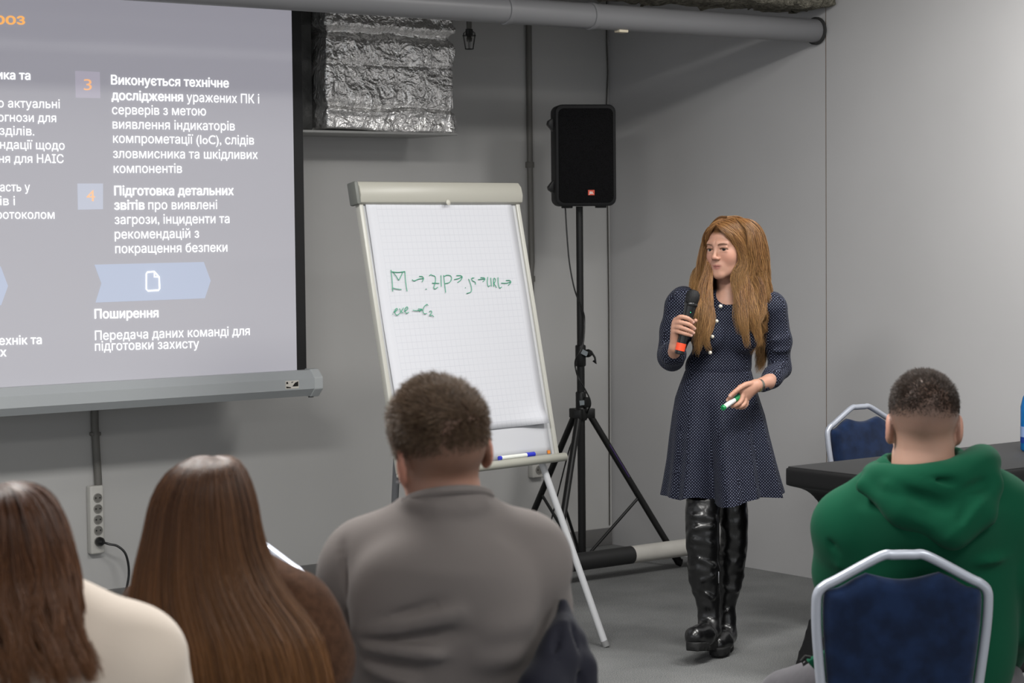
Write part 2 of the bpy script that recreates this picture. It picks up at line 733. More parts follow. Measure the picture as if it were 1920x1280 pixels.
def struct(name, mb, m, **kw):
    o = mb.build(name, m, **kw)
    o['kind'] = 'structure'
    return o


struct('floor', MB().box(((RX0) / 2, RY0 / 2, -0.05), (-RX0 + 0.4, -RY0 + 0.4, 0.1)), carpet_material(), smooth=False)
struct('wall_back', MB().box((RX0 / 2, 0.08, CEIL / 2), (-RX0 + 0.3, 0.16, CEIL + 0.2)), wall_mat, smooth=False)
wr = MB()
wr.box((0.08, -0.755, CEIL / 2), (0.16, 1.506, CEIL + 0.2))
wr.box((0.076, (RY0 - 1.514) / 2, CEIL / 2), (0.16, -RY0 - 1.514, CEIL + 0.2))
struct('wall_right', wr, wall_r_mat, smooth=False)
struct('ceiling', MB().box((RX0 / 2, RY0 / 2, CEIL + 0.06), (-RX0 + 0.3, -RY0 + 0.3, 0.12)), ceil_mat, smooth=False)
struct('baseboard_back', MB().box((RX0 / 2, -0.007, 0.044), (-RX0 - 0.02, 0.014, 0.088), bevel=0.003), base_mat)
struct('trim_1', MB().box((0.001, -1.511, 1.3), (0.005, 0.006, 2.6)), mat('seam_filler', '86705a', rough=0.8, var=0.3, vscale=6), smooth=False)

# ------------------------------------------------------------------ sprayed insulation on the beam above the pipe
bmx = MB()
bl = Field((-5.0, -1.66, 2.50), (0.02, -1.26, 3.14), 0.022)
bl.add(lambda x, y, z: np.maximum(np.maximum(np.abs(y + 1.46) - 0.13, np.abs(z - 2.95) - 0.36), x * 0 + np.abs(x + 2.5) - 2.5), (-5, -1.6, 2.58), (0.0, -1.3, 3.2), 0.001)
bl.disp(lambda x, y, z: 0.030 * (vnoise(x * 22, y * 22, z * 22) - 0.5) + 0.03 * (vnoise(x * 60, y * 60, z * 60) - 0.5) + 0.03 * (vnoise(x * 5, y * 5, z * 5) - 0.5))
bV, bQ = bl.mesh()
beam_mat = mat('sprayed_fibre', '8d897c', rough=1.0, spec=0.05, var=0.55, vscale=45, bump=1.0, bscale=120, bdist=0.02, vdetail=6)
o = link_mesh('beam', np_mesh('beam', bV, bQ), beam_mat)
o['kind'] = 'structure'

# ------------------------------------------------------------------ the white pipe under the ceiling
pipe_m = mat('pipe_plastic', '757577', rough=0.4, spec=0.4, var=0.03, vscale=4)
PZ, PY, PR = 2.4985, -1.4635, 0.0527
t = thing('ceiling_pipe', 'thick white pipe running under the rough ceiling beam', 'pipe', (-2.4, PY, PZ))
MB().tube([(-2.6, 0, 0), (2.395, 0, 0)], PR, n=32).build('pipe_run', pipe_m, t)


def pipe_x(px):
    return on_y(px, 30, PY)[0] + 2.4


for px in (948, 1107):
    x = pipe_x(px)
    MB().lathe([(PR, -0.012), (PR + 0.0045, -0.010), (PR + 0.0045, 0.010), (PR, 0.012)], (x, 0, 0), (1, 0, 0), n=32).build('joint_ring', pipe_m, t)
x = pipe_x(957)
MB().box((x, -0.0, 0.10), (0.02, 0.012, 0.13)).build('hanger_strap', mat('hanger_steel', '77777a', rough=0.4, metal=0.8), t)
MB().lathe([(PR + 0.002, -0.01), (PR + 0.010, -0.008), (PR + 0.010, 0.002), (PR + 0.002, 0.004)], (2.385, 0, 0), (1, 0, 0), n=32).build('dark_end_seal', mat('rubber_seal', '2b2b2a', rough=0.7), t)
xl = on_y(1165, 62, PY)[0] + 2.4
MB().box((xl, 0, -PR - 0.002), (0.05, 0.035, 0.012), bevel=0.003).build('bracket_foot', mat('bracket_wood', 'c9bfa8', rough=0.7), t)

# ------------------------------------------------------------------ foil wrapped duct on the back wall
FD = 0.36
p0 = on_y(606, 246, -FD); p1 = on_y(847, 247, -FD); pt = on_y(606, 20, -FD)
dx0, dx1, dz0, dz1 = p0[0], p1[0], 2.062, 2.72


def foil_material():
    k = NT('foil')
    tc = k.n('ShaderNodeTexCoord')
    b = k.b
    b.inputs['Metallic'].default_value = 0.85
    b.inputs['Base Color'].default_value = (*lin('f2f1ef'), 1)
    b.inputs['Roughness'].default_value = 0.2
    mp = k.n('ShaderNodeMapping'); mp.inputs['Scale'].default_value = (1.0, 1.0, 1.0)
    k.l(tc.outputs['Object'], mp.inputs[0])
    h = None
    for sc_, amt in ((4.5, 1.6), (11, 0.8), (30, 0.35), (80, 0.10)):
        n2 = k.n('ShaderNodeTexNoise'); n2.inputs['Scale'].default_value = sc_; n2.inputs['Detail'].default_value = 3; n2.inputs['Distortion'].default_value = 0.8
        k.l(mp.outputs[0], n2.inputs[0])
        rdg = k.math('MULTIPLY', k.math('ABSOLUTE', k.math('SUBTRACT', n2.outputs['Fac'], 0.5)), amt * -2.0)
        h = rdg if h is None else k.math('ADD', h, rdg)
    bp = k.n('ShaderNodeBump'); bp.inputs['Strength'].default_value = 0.85; bp.inputs['Distance'].default_value = 0.017
    k.l(h, bp.inputs['Height']); k.l(bp.outputs[0], b.inputs['Normal'])
    return k.m


foil = foil_material()
cxd = (dx0 + dx1) / 2
t = thing('insulated_duct', 'silver foil wrapped square duct hanging on the back wall below the pipe', 'duct', (cxd, -FD / 2 - 0.032, dz0))
hw = (dx1 - dx0) / 2
f = Field((-hw - 0.05, -FD / 2 - 0.05, -0.04), (hw + 0.05, FD / 2 + 0.02, dz1 - dz0 + 0.05), 0.010)
f.add(lambda x, y, z: np.maximum(np.maximum(np.abs(x) - hw, np.abs(y) - FD / 2), np.abs(z - (dz1 - dz0) / 2) - (dz1 - dz0) / 2) + 0 * x, (-hw, -FD / 2, 0), (hw, FD / 2, dz1 - dz0), 0.001)
f.disp(lambda x, y, z: 0.014 * (vnoise(x * 6 + 3, y * 6, z * 8) - 0.5) + 0.004 * (vnoise(x * 34, y * 34, z * 40) - 0.5)
       - 0.014 * np.exp(-((z - 0.085 - 0.006 * np.sin(x * 14)) / 0.014) ** 2) * (np.abs(x) < hw)
       + 0.018 * np.exp(-((z - 0.10 - 0.006 * np.sin(x * 14)) / 0.010) ** 2)
       + 0.022 * np.exp(-((z - 0.42 - 0.02 * vnoise(x * 9, 0, 0)) / 0.022) ** 2)
       - 0.012 * np.exp(-((z - 0.46) / 0.02) ** 2)
       + 0.008 * np.exp(-((z - 0.29) / 0.006) ** 2))
V, Q = f.mesh()
link_mesh('foil_wrap', np_mesh('foil_wrap', V, Q), foil, t)
# sheet metal branch to its left, set back
MB().box((-hw - 0.33, 0.045, 0.30), (0.64, FD - 0.11, 0.60), bevel=0.004).build('branch_box', mat('dull_sheet_metal', '5c5c5b', rough=0.5, metal=0.6, var=0.35, vscale=9, bump=0.5, bscale=14, bdist=0.02), t)
MB().box((-0.32, 0, -0.009), (2 * hw + 0.66, FD, 0.012), bevel=0.003).build('support_plate', mat('support_plate', '9a9a98', rough=0.5, metal=0.3), t)
rp = on_y(562, 143, -FD / 2 - 0.28) - np.array([cxd, -FD / 2, dz0])
MB().lathe([(0.036, -0.01), (0.036, 0.004), (0.028, 0.008)], (-hw - 0.118, -FD / 2 + 0.098, 0.29), (0, -1, 0), n=20).build('red_cap', mat('red_plastic', '5a1512', rough=0.5), t)

# ------------------------------------------------------------------ wall conduits, sockets
cond_m = mat('grey_conduit', '6b6964', rough=0.5, var=0.1, vscale=9)
xc = -0.525
t = thing('wall_conduit', 'thin grey conduit running down the back wall behind the flipchart', 'conduit', (xc, -0.016, 0.47))
MB().tube([(0.0 + (0.006 if 1.4 < z < 1.8 else 0), 0, z - 0.47) for z in (0.47, 0.9, 1.4, 1.45, 1.9, 1.98, 3.1)], 0.0145, n=12).build('tube', cond_m, t)
for z in (1.37, 1.93):
    MB().box((0, 0.002, z - 0.47), (0.036, 0.03, 0.03), bevel=0.004).build('clip', cond_m, t)
xc2 = on_y(177, 800, 0)[0]
t = thing('wall_conduit', 'grey conduit dropping from behind the screen to the long socket strip', 'conduit', (xc2, -0.016, 0.55))
MB().tube([(0.005, 0, -0.005), (0.0, 0, 0.12), (-0.006, 0, 0.25), (-0.004, 0, 0.6), (-0.004, 0, 2.5)], 0.0165, n=12).build('tube', cond_m, t)
MB().box((-0.004, 0.002, 0.215), (0.044, 0.03, 0.016), bevel=0.004).build('clip', cond_m, t)
xc3 = -0.012
o = MB().tube([(0.004, 0.0, 2.9), (0.003, 0, 2.55), (0.008, 0, 2.4), (-0.004, 0, 2.2), (0.0, 0, 1.9), (0.004, 0, 1.2), (0.002, 0.004, 0.1)], 0.0035, n=6).build('corner_cable', mat('corner_cable', '4a4844', rough=0.7), loc=(-0.02, -0.008, 0))
tag(o, 'thin dark cable running down the corner between the two walls', 'cable')

socket_m = mat('socket_plastic', 'c3c1bb', rough=0.35, spec=0.5)
hole_m = mat('socket_hole', '191817', rough=0.6)


def socket_face(parent, c, r=0.0195):
    s = MB().lathe([(r + 0.003, -0.001), (r + 0.003, 0.003), (r, 0.0035), (r - 0.002, -0.004), (0.004, -0.004)], c, (0, -1, 0), n=24).build('socket', mat('socket_well_tone', '8f8d88', rough=0.4), parent)
    MB().lathe([(r - 0.0015, -0.001), (r - 0.0015, 0.0014)], c, (0, -1, 0), n=24).build('socket_well_tone', mat('recess_shade', '6f6d68', rough=0.5), s)  # flat disc on the solid housing; the recess's shade is put into its darker colour
    for dx in (-0.0095, 0.0095):
        MB().lathe([(0.0036, -0.001), (0.0036, 0.0022)], (c[0] + dx, c[1], c[2]), (0, -1, 0), n=10).build('pin_hole', hole_m, s)
    return s


t = thing('wall_socket', 'single pale wall socket low on the back wall beside the flipchart tray', 'socket', (-0.505, 0, 0.385))
MB().box((0, -0.021, 0.04), (0.078, 0.042, 0.078), bevel=0.008, seg=3).build('housing', socket_m, t)
socket_face(t, (0.0, -0.0425, 0.04), 0.02)

za, zb = 0.545, 0.252
xs = on_y(179, 970, -0.02)[0]
t = thing('power_strip', 'long pale strip of five sockets fixed upright to the back wall', 'socket strip', (xs, 0, zb))
MB().box((0, -0.02, (za - zb) / 2), (0.064, 0.04, za - zb), bevel=0.008, seg=3).build('housing', socket_m, t)
for i in range(5):
    socket_face(t, (0.002, -0.0405, (za - zb) - 0.052 - i * 0.0465), 0.0175)
plz = zb + (za - zb) - 0.052 - 4 * 0.0465
t2 = thing('power_plug', 'black plug with a hanging cord in the lowest socket of the strip', 'plug', (xs + 0.002, -0.041, plz))
blk = mat('black_plastic', '141414', rough=0.4)
MB().lathe([(0.017, -0.002), (0.019, 0.006), (0.019, 0.022), (0.013, 0.034), (0.007, 0.040)], (0, 0, 0), (0, -1, 0), n=20).build('plug_body', blk, t2)
fl0 = on_floor(183, 1146)
cord = spline([(0, -0.034, 0), (0.02, -0.055, -0.008), (0.055, -0.07, -0.02), (0.085, -0.085, -0.06), (0.092, -0.09, -0.15), (0.05, -0.10, -0.26), (-0.02, -0.11, -plz + 0.006), (-0.2, -0.12, -plz + 0.006)], 40)
MB().tube([tuple(p) for p in cord], 0.0052, n=8).build('cord', blk, t2)

# ------------------------------------------------------------------ caged lamp hanging near the ceiling
lp = on_y(880, 92, -0.55)
t = thing('caged_lamp', 'small dark wire caged lamp hanging between duct and pipe', 'lamp', tuple(lp))
dk = mat('dark_wire', '1c1c1a', rough=0.5, metal=0.4)
MB().tube([(0, 0, 0.085), (0, 0, CEIL - lp[2] + 0.0)], 0.012, n=10).build('stem', mat('lamp_stem', '55544f', rough=0.6), t)
MB().lathe([(0.008, 0.092), (0.017, 0.088), (0.017, 0.062), (0.011, 0.055)], (0, 0, 0), n=14).build('lamp_holder', dk, t)
MB().lathe([(0.004, 0.03), (0.012, 0.034), (0.014, 0.048), (0.008, 0.06)], (0, 0, 0), n=14).build('bulb', mat('dull_bulb', '3a3833', rough=0.3), t)
cg_ = MB()
for k in range(6):
    a = k * PI / 3
    cg_.tube([(0.012 * math.cos(a), 0.012 * math.sin(a), 0.082), (0.028 * math.cos(a), 0.028 * math.sin(a), 0.072), (0.030 * math.cos(a), 0.030 * math.sin(a), 0.06), (0.019 * math.cos(a), 0.019 * math.sin(a), 0.0)], 0.0014, n=5)
for r_, z_ in ((0.030, 0.06), (0.019, 0.0)):
    cg_.tube([(r_ * math.cos(2 * PI * k / 16), r_ * math.sin(2 * PI * k / 16), z_) for k in range(16)], 0.0016, n=5, closed=True)
cg_.build('cage', dk, t)

# ------------------------------------------------------------------ barrier pole held just above the floor in front of the stand
PB, PYB, PZB = 0.0405, -0.83, 0.102
wx1 = on_y(1322, 1030, PYB)[0]
wxm = on_y(1183, 1045, PYB)[0]
wx0 = on_y(868, 1100, PYB)[0]
t = thing('floor_pole', 'black and white pole held just above the carpet behind the standing woman', 'pole', (wxm, PYB, 0))
wp = mat('white_pole_paint', 'c4c1ba', rough=0.55, var=0.12, vscale=7)
bp_ = mat('black_pole_paint', '232323', rough=0.55, var=0.2, vscale=7)
MB().tube([(0, 0, PZB), (wx1 - wxm, 0, PZB)], PB, n=28).build('white_band', wp, t)
MB().tube([(wx0 - wxm, 0, PZB), (0, 0, PZB)], PB + 0.0008, n=28).build('black_band', bp_, t)
for x in (wx1 - wxm - 0.05, wx0 - wxm + 0.05):
    MB().box((x, 0, 0.031), (0.04, 0.10, 0.062), bevel=0.006).build('support_block', bp_, t)
# ================================================================== projection screen
SY_ = -0.45
scr_x1 = on_y(549, 200, SY_)[0]
bord_x1 = scr_x1 + 0.052
scr_x0 = -4.30
bar_t = on_y(560, 697, SY_ - 0.03)[2]
bar_b = on_y(590, 736, SY_ - 0.03)[2]
bar_x1 = on_y(596, 716, SY_ - 0.03)[0]
barh = 0.112
barc = 0.966
SB = np.array([(scr_x0 + scr_x1) / 2, SY_, barc - barh / 2])
t = thing('projection_screen', 'large pulled-down projection screen showing a purple grey slide', 'screen', SB)
MB().box((0, 0.006, (CEIL - 0.12 - SB[2] + barh) / 2 + 0.0), (scr_x1 - scr_x0 + 0.104, 0.004, CEIL - 0.12 - SB[2] - barh + 0.04)).build('black_border', mat('screen_black', '0c0c0e', rough=0.6), t, smooth=False)
slide_m = emit_mat('slide_light', 'a09eaa', 0.47, base=0.34)
k = NT('slide_light')
tcs = k.n('ShaderNodeTexCoord')
zb_, zt_ = barc + barh / 2 - 0.01 - SB[2], CEIL - 0.16 - SB[2]
MB().box((0, 0.001, (zb_ + zt_) / 2), (scr_x1 - scr_x0, 0.004, zt_ - zb_)).build('slide', slide_m, t, smooth=False)
alu = mat('screen_aluminium', 'b4b8ba', rough=0.4, spec=0.5)
# octagonal slat bar
ap = barh / 2
oc = [(ap * 0.98 / math.cos(PI / 8) * math.cos(PI / 8 + k_ * PI / 4), ap / math.cos(PI / 8) * math.sin(PI / 8 + k_ * PI / 4)) for k_ in range(8)]
bw0, bw1 = scr_x0 - 0.1 - SB[0], bar_x1 - SB[0]
MB().prism(oc, (bw1 - 0.035, -0.015, barh / 2), (0, 1, 0), (0, 0, 1), bw1 - 0.035 - bw0).build('case', alu, t, smooth=False)
MB().prism([(x * 1.07, y * 1.07) for x, y in oc], (bw1, -0.015, barh / 2), (0, 1, 0), (0, 0, 1), 0.045).build('end_cap', mat('end_cap_plastic', 'c2c6c7', rough=0.45), t, smooth=False, bevel=0.004)
MB().tube([(bw1 - 0.03, -0.02, -0.008), (bw1 - 0.03, -0.02, 0.004)], 0.012, n=10).build('end_screw', mat('end_screw', '222222', rough=0.5), t)
MB().box((0, -0.015, CEIL - 0.065 - SB[2]), (scr_x1 - scr_x0 + 0.4, 0.12, 0.13), bevel=0.02).build('upper_case', alu, t)
# small badge on the bar
bx = on_y(548, 717, SY_ - 0.072)
bz = barh / 2
yb = -0.015 - ap * 0.98 - 0.001
bxx = bx[0] - SB[0]
bd = MB().box((bxx, yb, bz), (0.066, 0.002, 0.034)).build('badge', mat('badge_white', 'e6e1d8', rough=0.3), t, smooth=False)
for poly in ([(-0.030, 0.004), (-0.030, 0.013), (-0.022, 0.013), (-0.020, 0.004)], [(-0.030, -0.014), (-0.030, -0.006), (-0.008, -0.010), (-0.006, -0.014)], [(0.000, -0.008), (0.014, 0.008), (0.030, 0.013), (0.030, -0.008)], [(-0.004, 0.006), (-0.004, 0.012), (0.008, 0.013)]):
    MB().prism(poly, (bxx, yb - 0.0016, bz), (1, 0, 0), (0, 0, 1), 0.0005).build('badge_mark', mat('badge_black', '17140f', rough=0.4), bd, smooth=False)

# ---- what the slide shows
white_m = emit_mat('slide_white', 'f4f6f8', 0.92, base=0.6)
orange_m = emit_mat('slide_orange', 'f0a850', 0.75, base=0.3)
amber_m = emit_mat('slide_amber', 'e0a068', 0.85, base=0.3)
tile_m = emit_mat('slide_tile', 'a9a3b4', 0.55, base=0.36)
tile2_m = emit_mat('slide_tile_blue', 'aeb4c8', 0.55, base=0.36)
chev_m = emit_mat('slide_chevron', '9fadcb', 0.55, base=0.36)
SYT = SY_ - 0.0015


def sl(px, py):
    return on_y(px, py, SYT)


def slide_text(body, x0, y0, x1, y1, cap, m=white_m, bold=0.0):
    """baseline from (x0,y0) to (x1,y1) in the photograph, cap height in its pixels"""
    a, b = sl(x0, y0), sl(x1, y1)
    h = abs(sl(x0, y0 - cap)[2] - a[2])
    return lettering_mesh('slide_text', body, a, b, h, m, t, (0, 0, 1), bold, nrm=(0, -1, 0), lift=0.0016, loc=SB)


B_ = 0.022
R_ = 0.004
for a in [
    ('роз', -10, 45, 47, 46, 20, orange_m, 0.03),
    ('ика та', -6, 148, 57, 149.5, 16, white_m, B_),
    ('о актуальні', -4, 201, 112, 203, 16), ('огнози для', -4, 227.5, 105, 229, 16), ('зділів.', -1, 252.5, 64, 254, 16),
    ('ндації щодо', 0, 278.5, 121, 280.5, 16), ('ня для НАІС', -2, 305, 119, 305.5, 16),
    ('асть у', 0, 358.5, 56, 358.5, 16), ('ів і', 0, 384.5, 28, 384.5, 16), ('ротоколом', -7, 410, 102, 410, 16),
    ('ехнік та', -2, 646.5, 78, 644.5, 16, white_m, 0.012), ('х', 0, 668, 12, 668, 16, white_m, 0.012),
    ('Виконується технічне', 208, 158, 429, 164, 17, white_m, B_),
    ('дослідження', 209, 187, 343, 190, 17, white_m, B_), ('уражених ПК і', 350, 190.5, 486, 194, 17),
    ('серверів з метою', 210, 214, 386, 216.5, 17), ('виявлення індикаторів', 211, 241, 440, 244.5, 17),
    ('компрометації (IoC), слідів', 212, 267.5, 476, 271, 17), ('зловмисника та шкідливих', 212, 296, 483, 298, 17),
    ('компонентів', 213, 324, 341, 324, 17),
    ('Підготовка детальних', 214, 366, 438, 365.5, 17, white_m, B_),
    ('звітів', 214, 393, 271, 392.5, 17, white_m, B_), ('про виявлені', 278, 392.5, 407, 392, 17),
    ('загрози, інциденти та', 215, 420, 430, 418, 17), ('рекомендацій з', 215, 447.5, 373, 445.5, 17), ('покращення безпеки', 216, 474.5, 426, 471.5, 17),
    ('Поширення', 177, 597, 297, 594.5, 17, white_m, B_),
    ('Передача даних команді для', 178, 637.5, 468, 628, 17), ('підготовки захисту', 178, 657.5, 373, 652, 17),
]:
    slide_text(*a)


def slide_poly(name, pts, m, lift):
    P = [sl(x, y) - SB for x, y in pts]
    return MB().prism([(p[0], p[2]) for p in P], (0, SYT - SB[1] - lift, 0), (1, 0, 0), (0, 0, 1), 0.0006).build(name, m, t, smooth=False)


slide_poly('number_tile', [(141, 133), (187, 135), (188, 184), (142, 183)], tile_m, 0.0008)
slide_poly('number_tile', [(145, 344), (193, 344), (193, 392), (146, 393)], tile2_m, 0.0008)
slide_text('3', 157, 169, 172, 169, 21, amber_m)
slide_text('4', 162, 377, 178, 377, 21, amber_m)
slide_poly('chevron', [(177, 496), (382, 491), (395, 526), (384, 559), (179, 567), (190, 531)], chev_m, 0.0008)
slide_poly('chevron', [(-90, 502), (1, 499), (15, 536), (2, 572), (-90, 578)], chev_m, 0.0008)
# document symbol
doc = [(274, 513), (276, 510), (289, 509), (298, 519), (299, 541), (297, 544), (277, 545), (274, 542)]
P = [sl(*q) for q in doc]
mb = MB()
ring = [tuple(p + np.array([0, -0.0016, 0]) - SB) for p in P]
mb.tube(ring, 0.0034, n=6, closed=True)
mb.tube([tuple(sl(*q) + np.array([0, -0.0016, 0]) - SB) for q in ((289, 510), (289, 519), (298, 519))], 0.0028, n=6)
mb.build('document_symbol', white_m, t)

# ================================================================== flipchart
FW, FH = 0.838, 1.0
A_, T_ = 0.792, 0.205
FB = cg(-0.125, 8.099, 0.743)
cgv = lambda v: np.array([v[0] * CY + v[1] * SY, -v[0] * SY + v[1] * CY, v[2]])
fW = cgv((math.cos(A_), math.sin(A_), 0))
fU = cgv((-math.sin(A_) * math.sin(T_), math.cos(A_) * math.sin(T_), math.cos(T_)))
fN = np.cross(fW, fU)  # toward the viewer
FO = np.array([FB[0], FB[1], 0.0])
t = thing('flipchart', 'white flipchart easel with green handwriting on squared paper', 'flipchart', FO)


def fp(u, v, n=0.0):
    return FB - FO + fW * u + fU * v + fN * n


Rf = Matrix((tuple(fW), tuple(fU), tuple(fN))).transposed()
frame_m = mat('flipchart_frame', 'b5b4ac', rough=0.35, spec=0.5)
board_m = mat('whiteboard', 'bfc0c2', rough=0.25, spec=0.5)


def fbox(u, v, n, su, sv, sn, **kw):
    return MB().box(fp(u, v, n), (su, sv, sn), rot=Rf, **kw)


fbox(0, FH / 2, 0, FW - 0.01, FH, 0.014, bevel=0.002).build('board', board_m, t)
for s in (-1, 1):
    fbox(s * (FW / 2 - 0.009), FH / 2, 0.003, 0.02, FH, 0.024, bevel=0.003).build('side_rail', frame_m, t)
# clamp header: bulged profile
hd = []
for a, b in ((-0.012, 0.0), (0.014, -0.002), (0.028, 0.004), (0.036, 0.03), (0.034, 0.062), (0.022, 0.082), (0.0, 0.088), (-0.012, 0.084)):
    hd.append((a, b))
hdm = MB().prism(hd, fp(-FW / 2 - 0.004, FH - 0.004, 0), tuple(fN), tuple(fU), FW + 0.008)
hdm.build('header_clamp', mat('header_plastic', 'a5a399', rough=0.4), t, bevel=0.002)
fbox(-FW / 2 - 0.012, FH + 0.036, 0.008, 0.02, 0.086, 0.046, bevel=0.006).build('header_end', mat('header_end_grey', '6b6d68', rough=0.5), t)
MB().lathe([(0.010, 0), (0.011, 0.003), (0.006, 0.006)], fp(0.015, FH - 0.002, 0.030), tuple(fN), n=16).build('clamp_knob', mat('clamp_knob', 'b7b5aa', rough=0.4), t)
# tray with rounded lip
MB().tube([tuple(fp(-FW / 2 - 0.01, -0.012, 0.03)), tuple(fp(FW / 2 + 0.012, -0.012, 0.03))], 0.017, n=16).build('tray', mat('tray_plastic', '9b9a90', rough=0.4), t)
fbox(0, -0.006, 0.012, FW, 0.012, 0.04, bevel=0.002).build('tray_floor', mat('tray_floor', 'bdbcb4', rough=0.4), t)


def paper_material():
    k = NT('squared_paper')
    uv = k.n('ShaderNodeUVMap')
    sp = k.n('ShaderNodeSeparateXYZ')
    k.l(uv.outputs[0], sp.inputs[0])
    def line(o):
        fr = k.math('FRACT', k.math('MULTIPLY', o, 40.0))
        return k.math('LESS_THAN', fr, 0.07)
    g = k.math('MAXIMUM', line(sp.outputs[0]), line(sp.outputs[1]))
    nz = k.n('ShaderNodeTexNoise'); nz.inputs['Scale'].default_value = 3
    k.l(uv.outputs[0], nz.inputs[0])
    inx = k.math('MULTIPLY', k.math('GREATER_THAN', sp.outputs[0], 0.05), k.math('LESS_THAN', sp.outputs[0], 0.73))
    g = k.math('MULTIPLY', k.math('MULTIPLY', g, k.math('MULTIPLY', nz.outputs['Fac'], 1.0)), inx)
    k.l(k.mix(k.math('MULTIPLY', g, 0.42), lin('c6c7cc'), lin('8f92a0')), k.b.inputs['Base Color'])
    k.b.inputs['Roughness'].default_value = 0.7
    k.b.inputs['Specular IOR Level'].default_value = 0.2
    return k.m


def sheet(name, u0, u1, v0, v1, n0, m, curl, nu=24, nv=30):
    V, UV = [], []
    for j in range(nv + 1):
        for i in range(nu + 1):
            a, b = i / nu, j / nv
            u, v = u0 + (u1 - u0) * a, v0 + (v1 - v0) * b
            V.append(fp(u, v, n0 + curl(a, b)))
            UV.append((u - u0, v - v0))
    V, UV = np.array(V), np.array(UV)
    q = np.array([(j * (nu + 1) + i, j * (nu + 1) + i + 1, (j + 1) * (nu + 1) + i + 1, (j + 1) * (nu + 1) + i) for j in range(nv) for i in range(nu)])
    me = np_mesh(name, V, q, uv=UV[q].reshape(-1, 2))
    o = link_mesh(name, me, m, t)
    md = o.modifiers.new('thickness', 'SOLIDIFY'); md.thickness = 0.0006; md.offset = -1
    return o


pm = paper_material()
sheet('backing_pad', -FW / 2 + 0.034, FW / 2 - 0.034, 0.005, FH + 0.01, 0.0085, mat('blank_paper', 'bcbdc1', rough=0.7, spec=0.2),
      lambda a, b: 0.0012 * np.exp(-((b - 0.02 - (a - 0.62) * 0.55) / 0.012) ** 2) * (0.62 < a < 0.98))
sheet('top_sheet', -FW / 2 + 0.030, FW / 2 - 0.046, 0.125, FH + 0.01, 0.012, pm,
      lambda a, b: 0.002 + 0.004 * np.sin(a * 5 + 1) * (1 - b) ** 2 + 0.022 * np.exp(-((a - 1) / 0.14) ** 2 - (b / 0.05) ** 2) + 0.002 * np.sin(b * 9 + a * 3))


def fpl(px, py, n=0.02):
    q = on_plane(px, py, FB + fN * n, fN)
    return q - FO


# handwriting, followed stroke by stroke
gm = mat('green_marker_ink', '3f9a78', rough=0.6)
Z_ = 1920 / 260.0
strokes = [
    [(98, 115), (112, 250), (122, 415)], [(98, 140), (190, 150), (290, 138)], [(290, 135), (300, 270), (320, 412)], [(118, 365), (170, 378), (242, 388)],
    [(130, 150), (170, 205), (205, 255), (230, 215), (262, 148)],
    [(390, 252), (420, 268), (480, 242), (545, 235)], [(490, 205), (530, 208), (550, 235), (528, 282)],
    [(578, 380), (592, 384)], [(628, 195), (655, 180)],
    [(660, 190), (705, 205), (715, 250), (705, 310), (690, 365), (712, 378), (745, 355)], [(668, 298), (765, 302)],
    [(790, 190), (795, 345)], [(828, 190), (840, 300), (855, 430)], [(828, 210), (870, 190), (925, 200), (935, 245), (905, 290), (845, 305)],
    [(975, 248), (1030, 236), (1080, 212)], [(1005, 195), (1060, 195), (1085, 215), (1060, 260), (1020, 290)],
    [(1125, 362), (1132, 366)], [(1172, 240), (1195, 300), (1212, 370), (1205, 420), (1145, 442)],
    [(1250, 228), (1215, 232), (1225, 265), (1262, 285), (1268, 320)],
    [(1305, 250), (1350, 245), (1398, 240)], [(1340, 222), (1385, 225), (1398, 245), (1370, 280)],
    [(1438, 215), (1432, 290), (1445, 345), (1470, 330)], [(1480, 225), (1490, 345)], [(1520, 350), (1520, 235), (1545, 250), (1535, 290), (1520, 295), (1560, 362)],
    [(1580, 220), (1582, 300), (1600, 365), (1632, 352)], [(1625, 298), (1690, 300), (1752, 282)], [(1690, 262), (1740, 262), (1758, 285), (1722, 330)],
    [(118, 728), (126, 728)], [(135, 695), (175, 680), (185, 650), (160, 660), (150, 710), (180, 742), (215, 720)], [(215, 650), (235, 690), (265, 715)], [(270, 640), (225, 715)],
    [(285, 690), (330, 655), (320, 628), (295, 650), (290, 695), (315, 715), (345, 700)],
    [(400, 675), (460, 680), (525, 662)], [(475, 655), (530, 662), (490, 690)],
    [(610, 612), (595, 592), (560, 625), (540, 680), (555, 720), (595, 718)], [(630, 690), (655, 685), (660, 710), (632, 745), (665, 745), (690, 765)],
]
mbx = MB()
for s in strokes:
    s2 = spline([(720 + x / Z_, 490 + y / Z_) for x, y in s], max(2, 4 * (len(s) - 1))) if len(s) > 2 else [(720 + x / Z_, 490 + y / Z_) for x, y in s]
    mbx.tube([tuple(fpl(x, y, 0.0185)) for x, y in s2], 0.0014, n=5)
mbx.build('handwriting', gm, t)
so = fpl(1029, 847, 0.012)
MB().box(so, (0.014, 0.013, 0.003), rot=Rf).build('orange_badge', mat('orange_badge', 'd9822f', rough=0.4), t, smooth=False)
# legs
leg_m = mat('leg_white', 'c0c1c3', rough=0.35)
footR = on_floor(1137, 1213) - FO
topR = fpl(1014, 862, -0.02)


def fleg(a, b, m, r=0.0135):
    a, b = np.asarray(a), np.asarray(b)
    l = MB().tube([tuple(a), tuple(b + (a - b) * 0.03)], r, n=14).build('leg', m, t)
    MB().tube([tuple(b + (a - b) * 0.035), tuple(b + np.array([0, 0, 0.004]))], r + 0.001, n=14).build('rubber_foot', mat('foot_grey', '7d7d7d', rough=0.7), l)


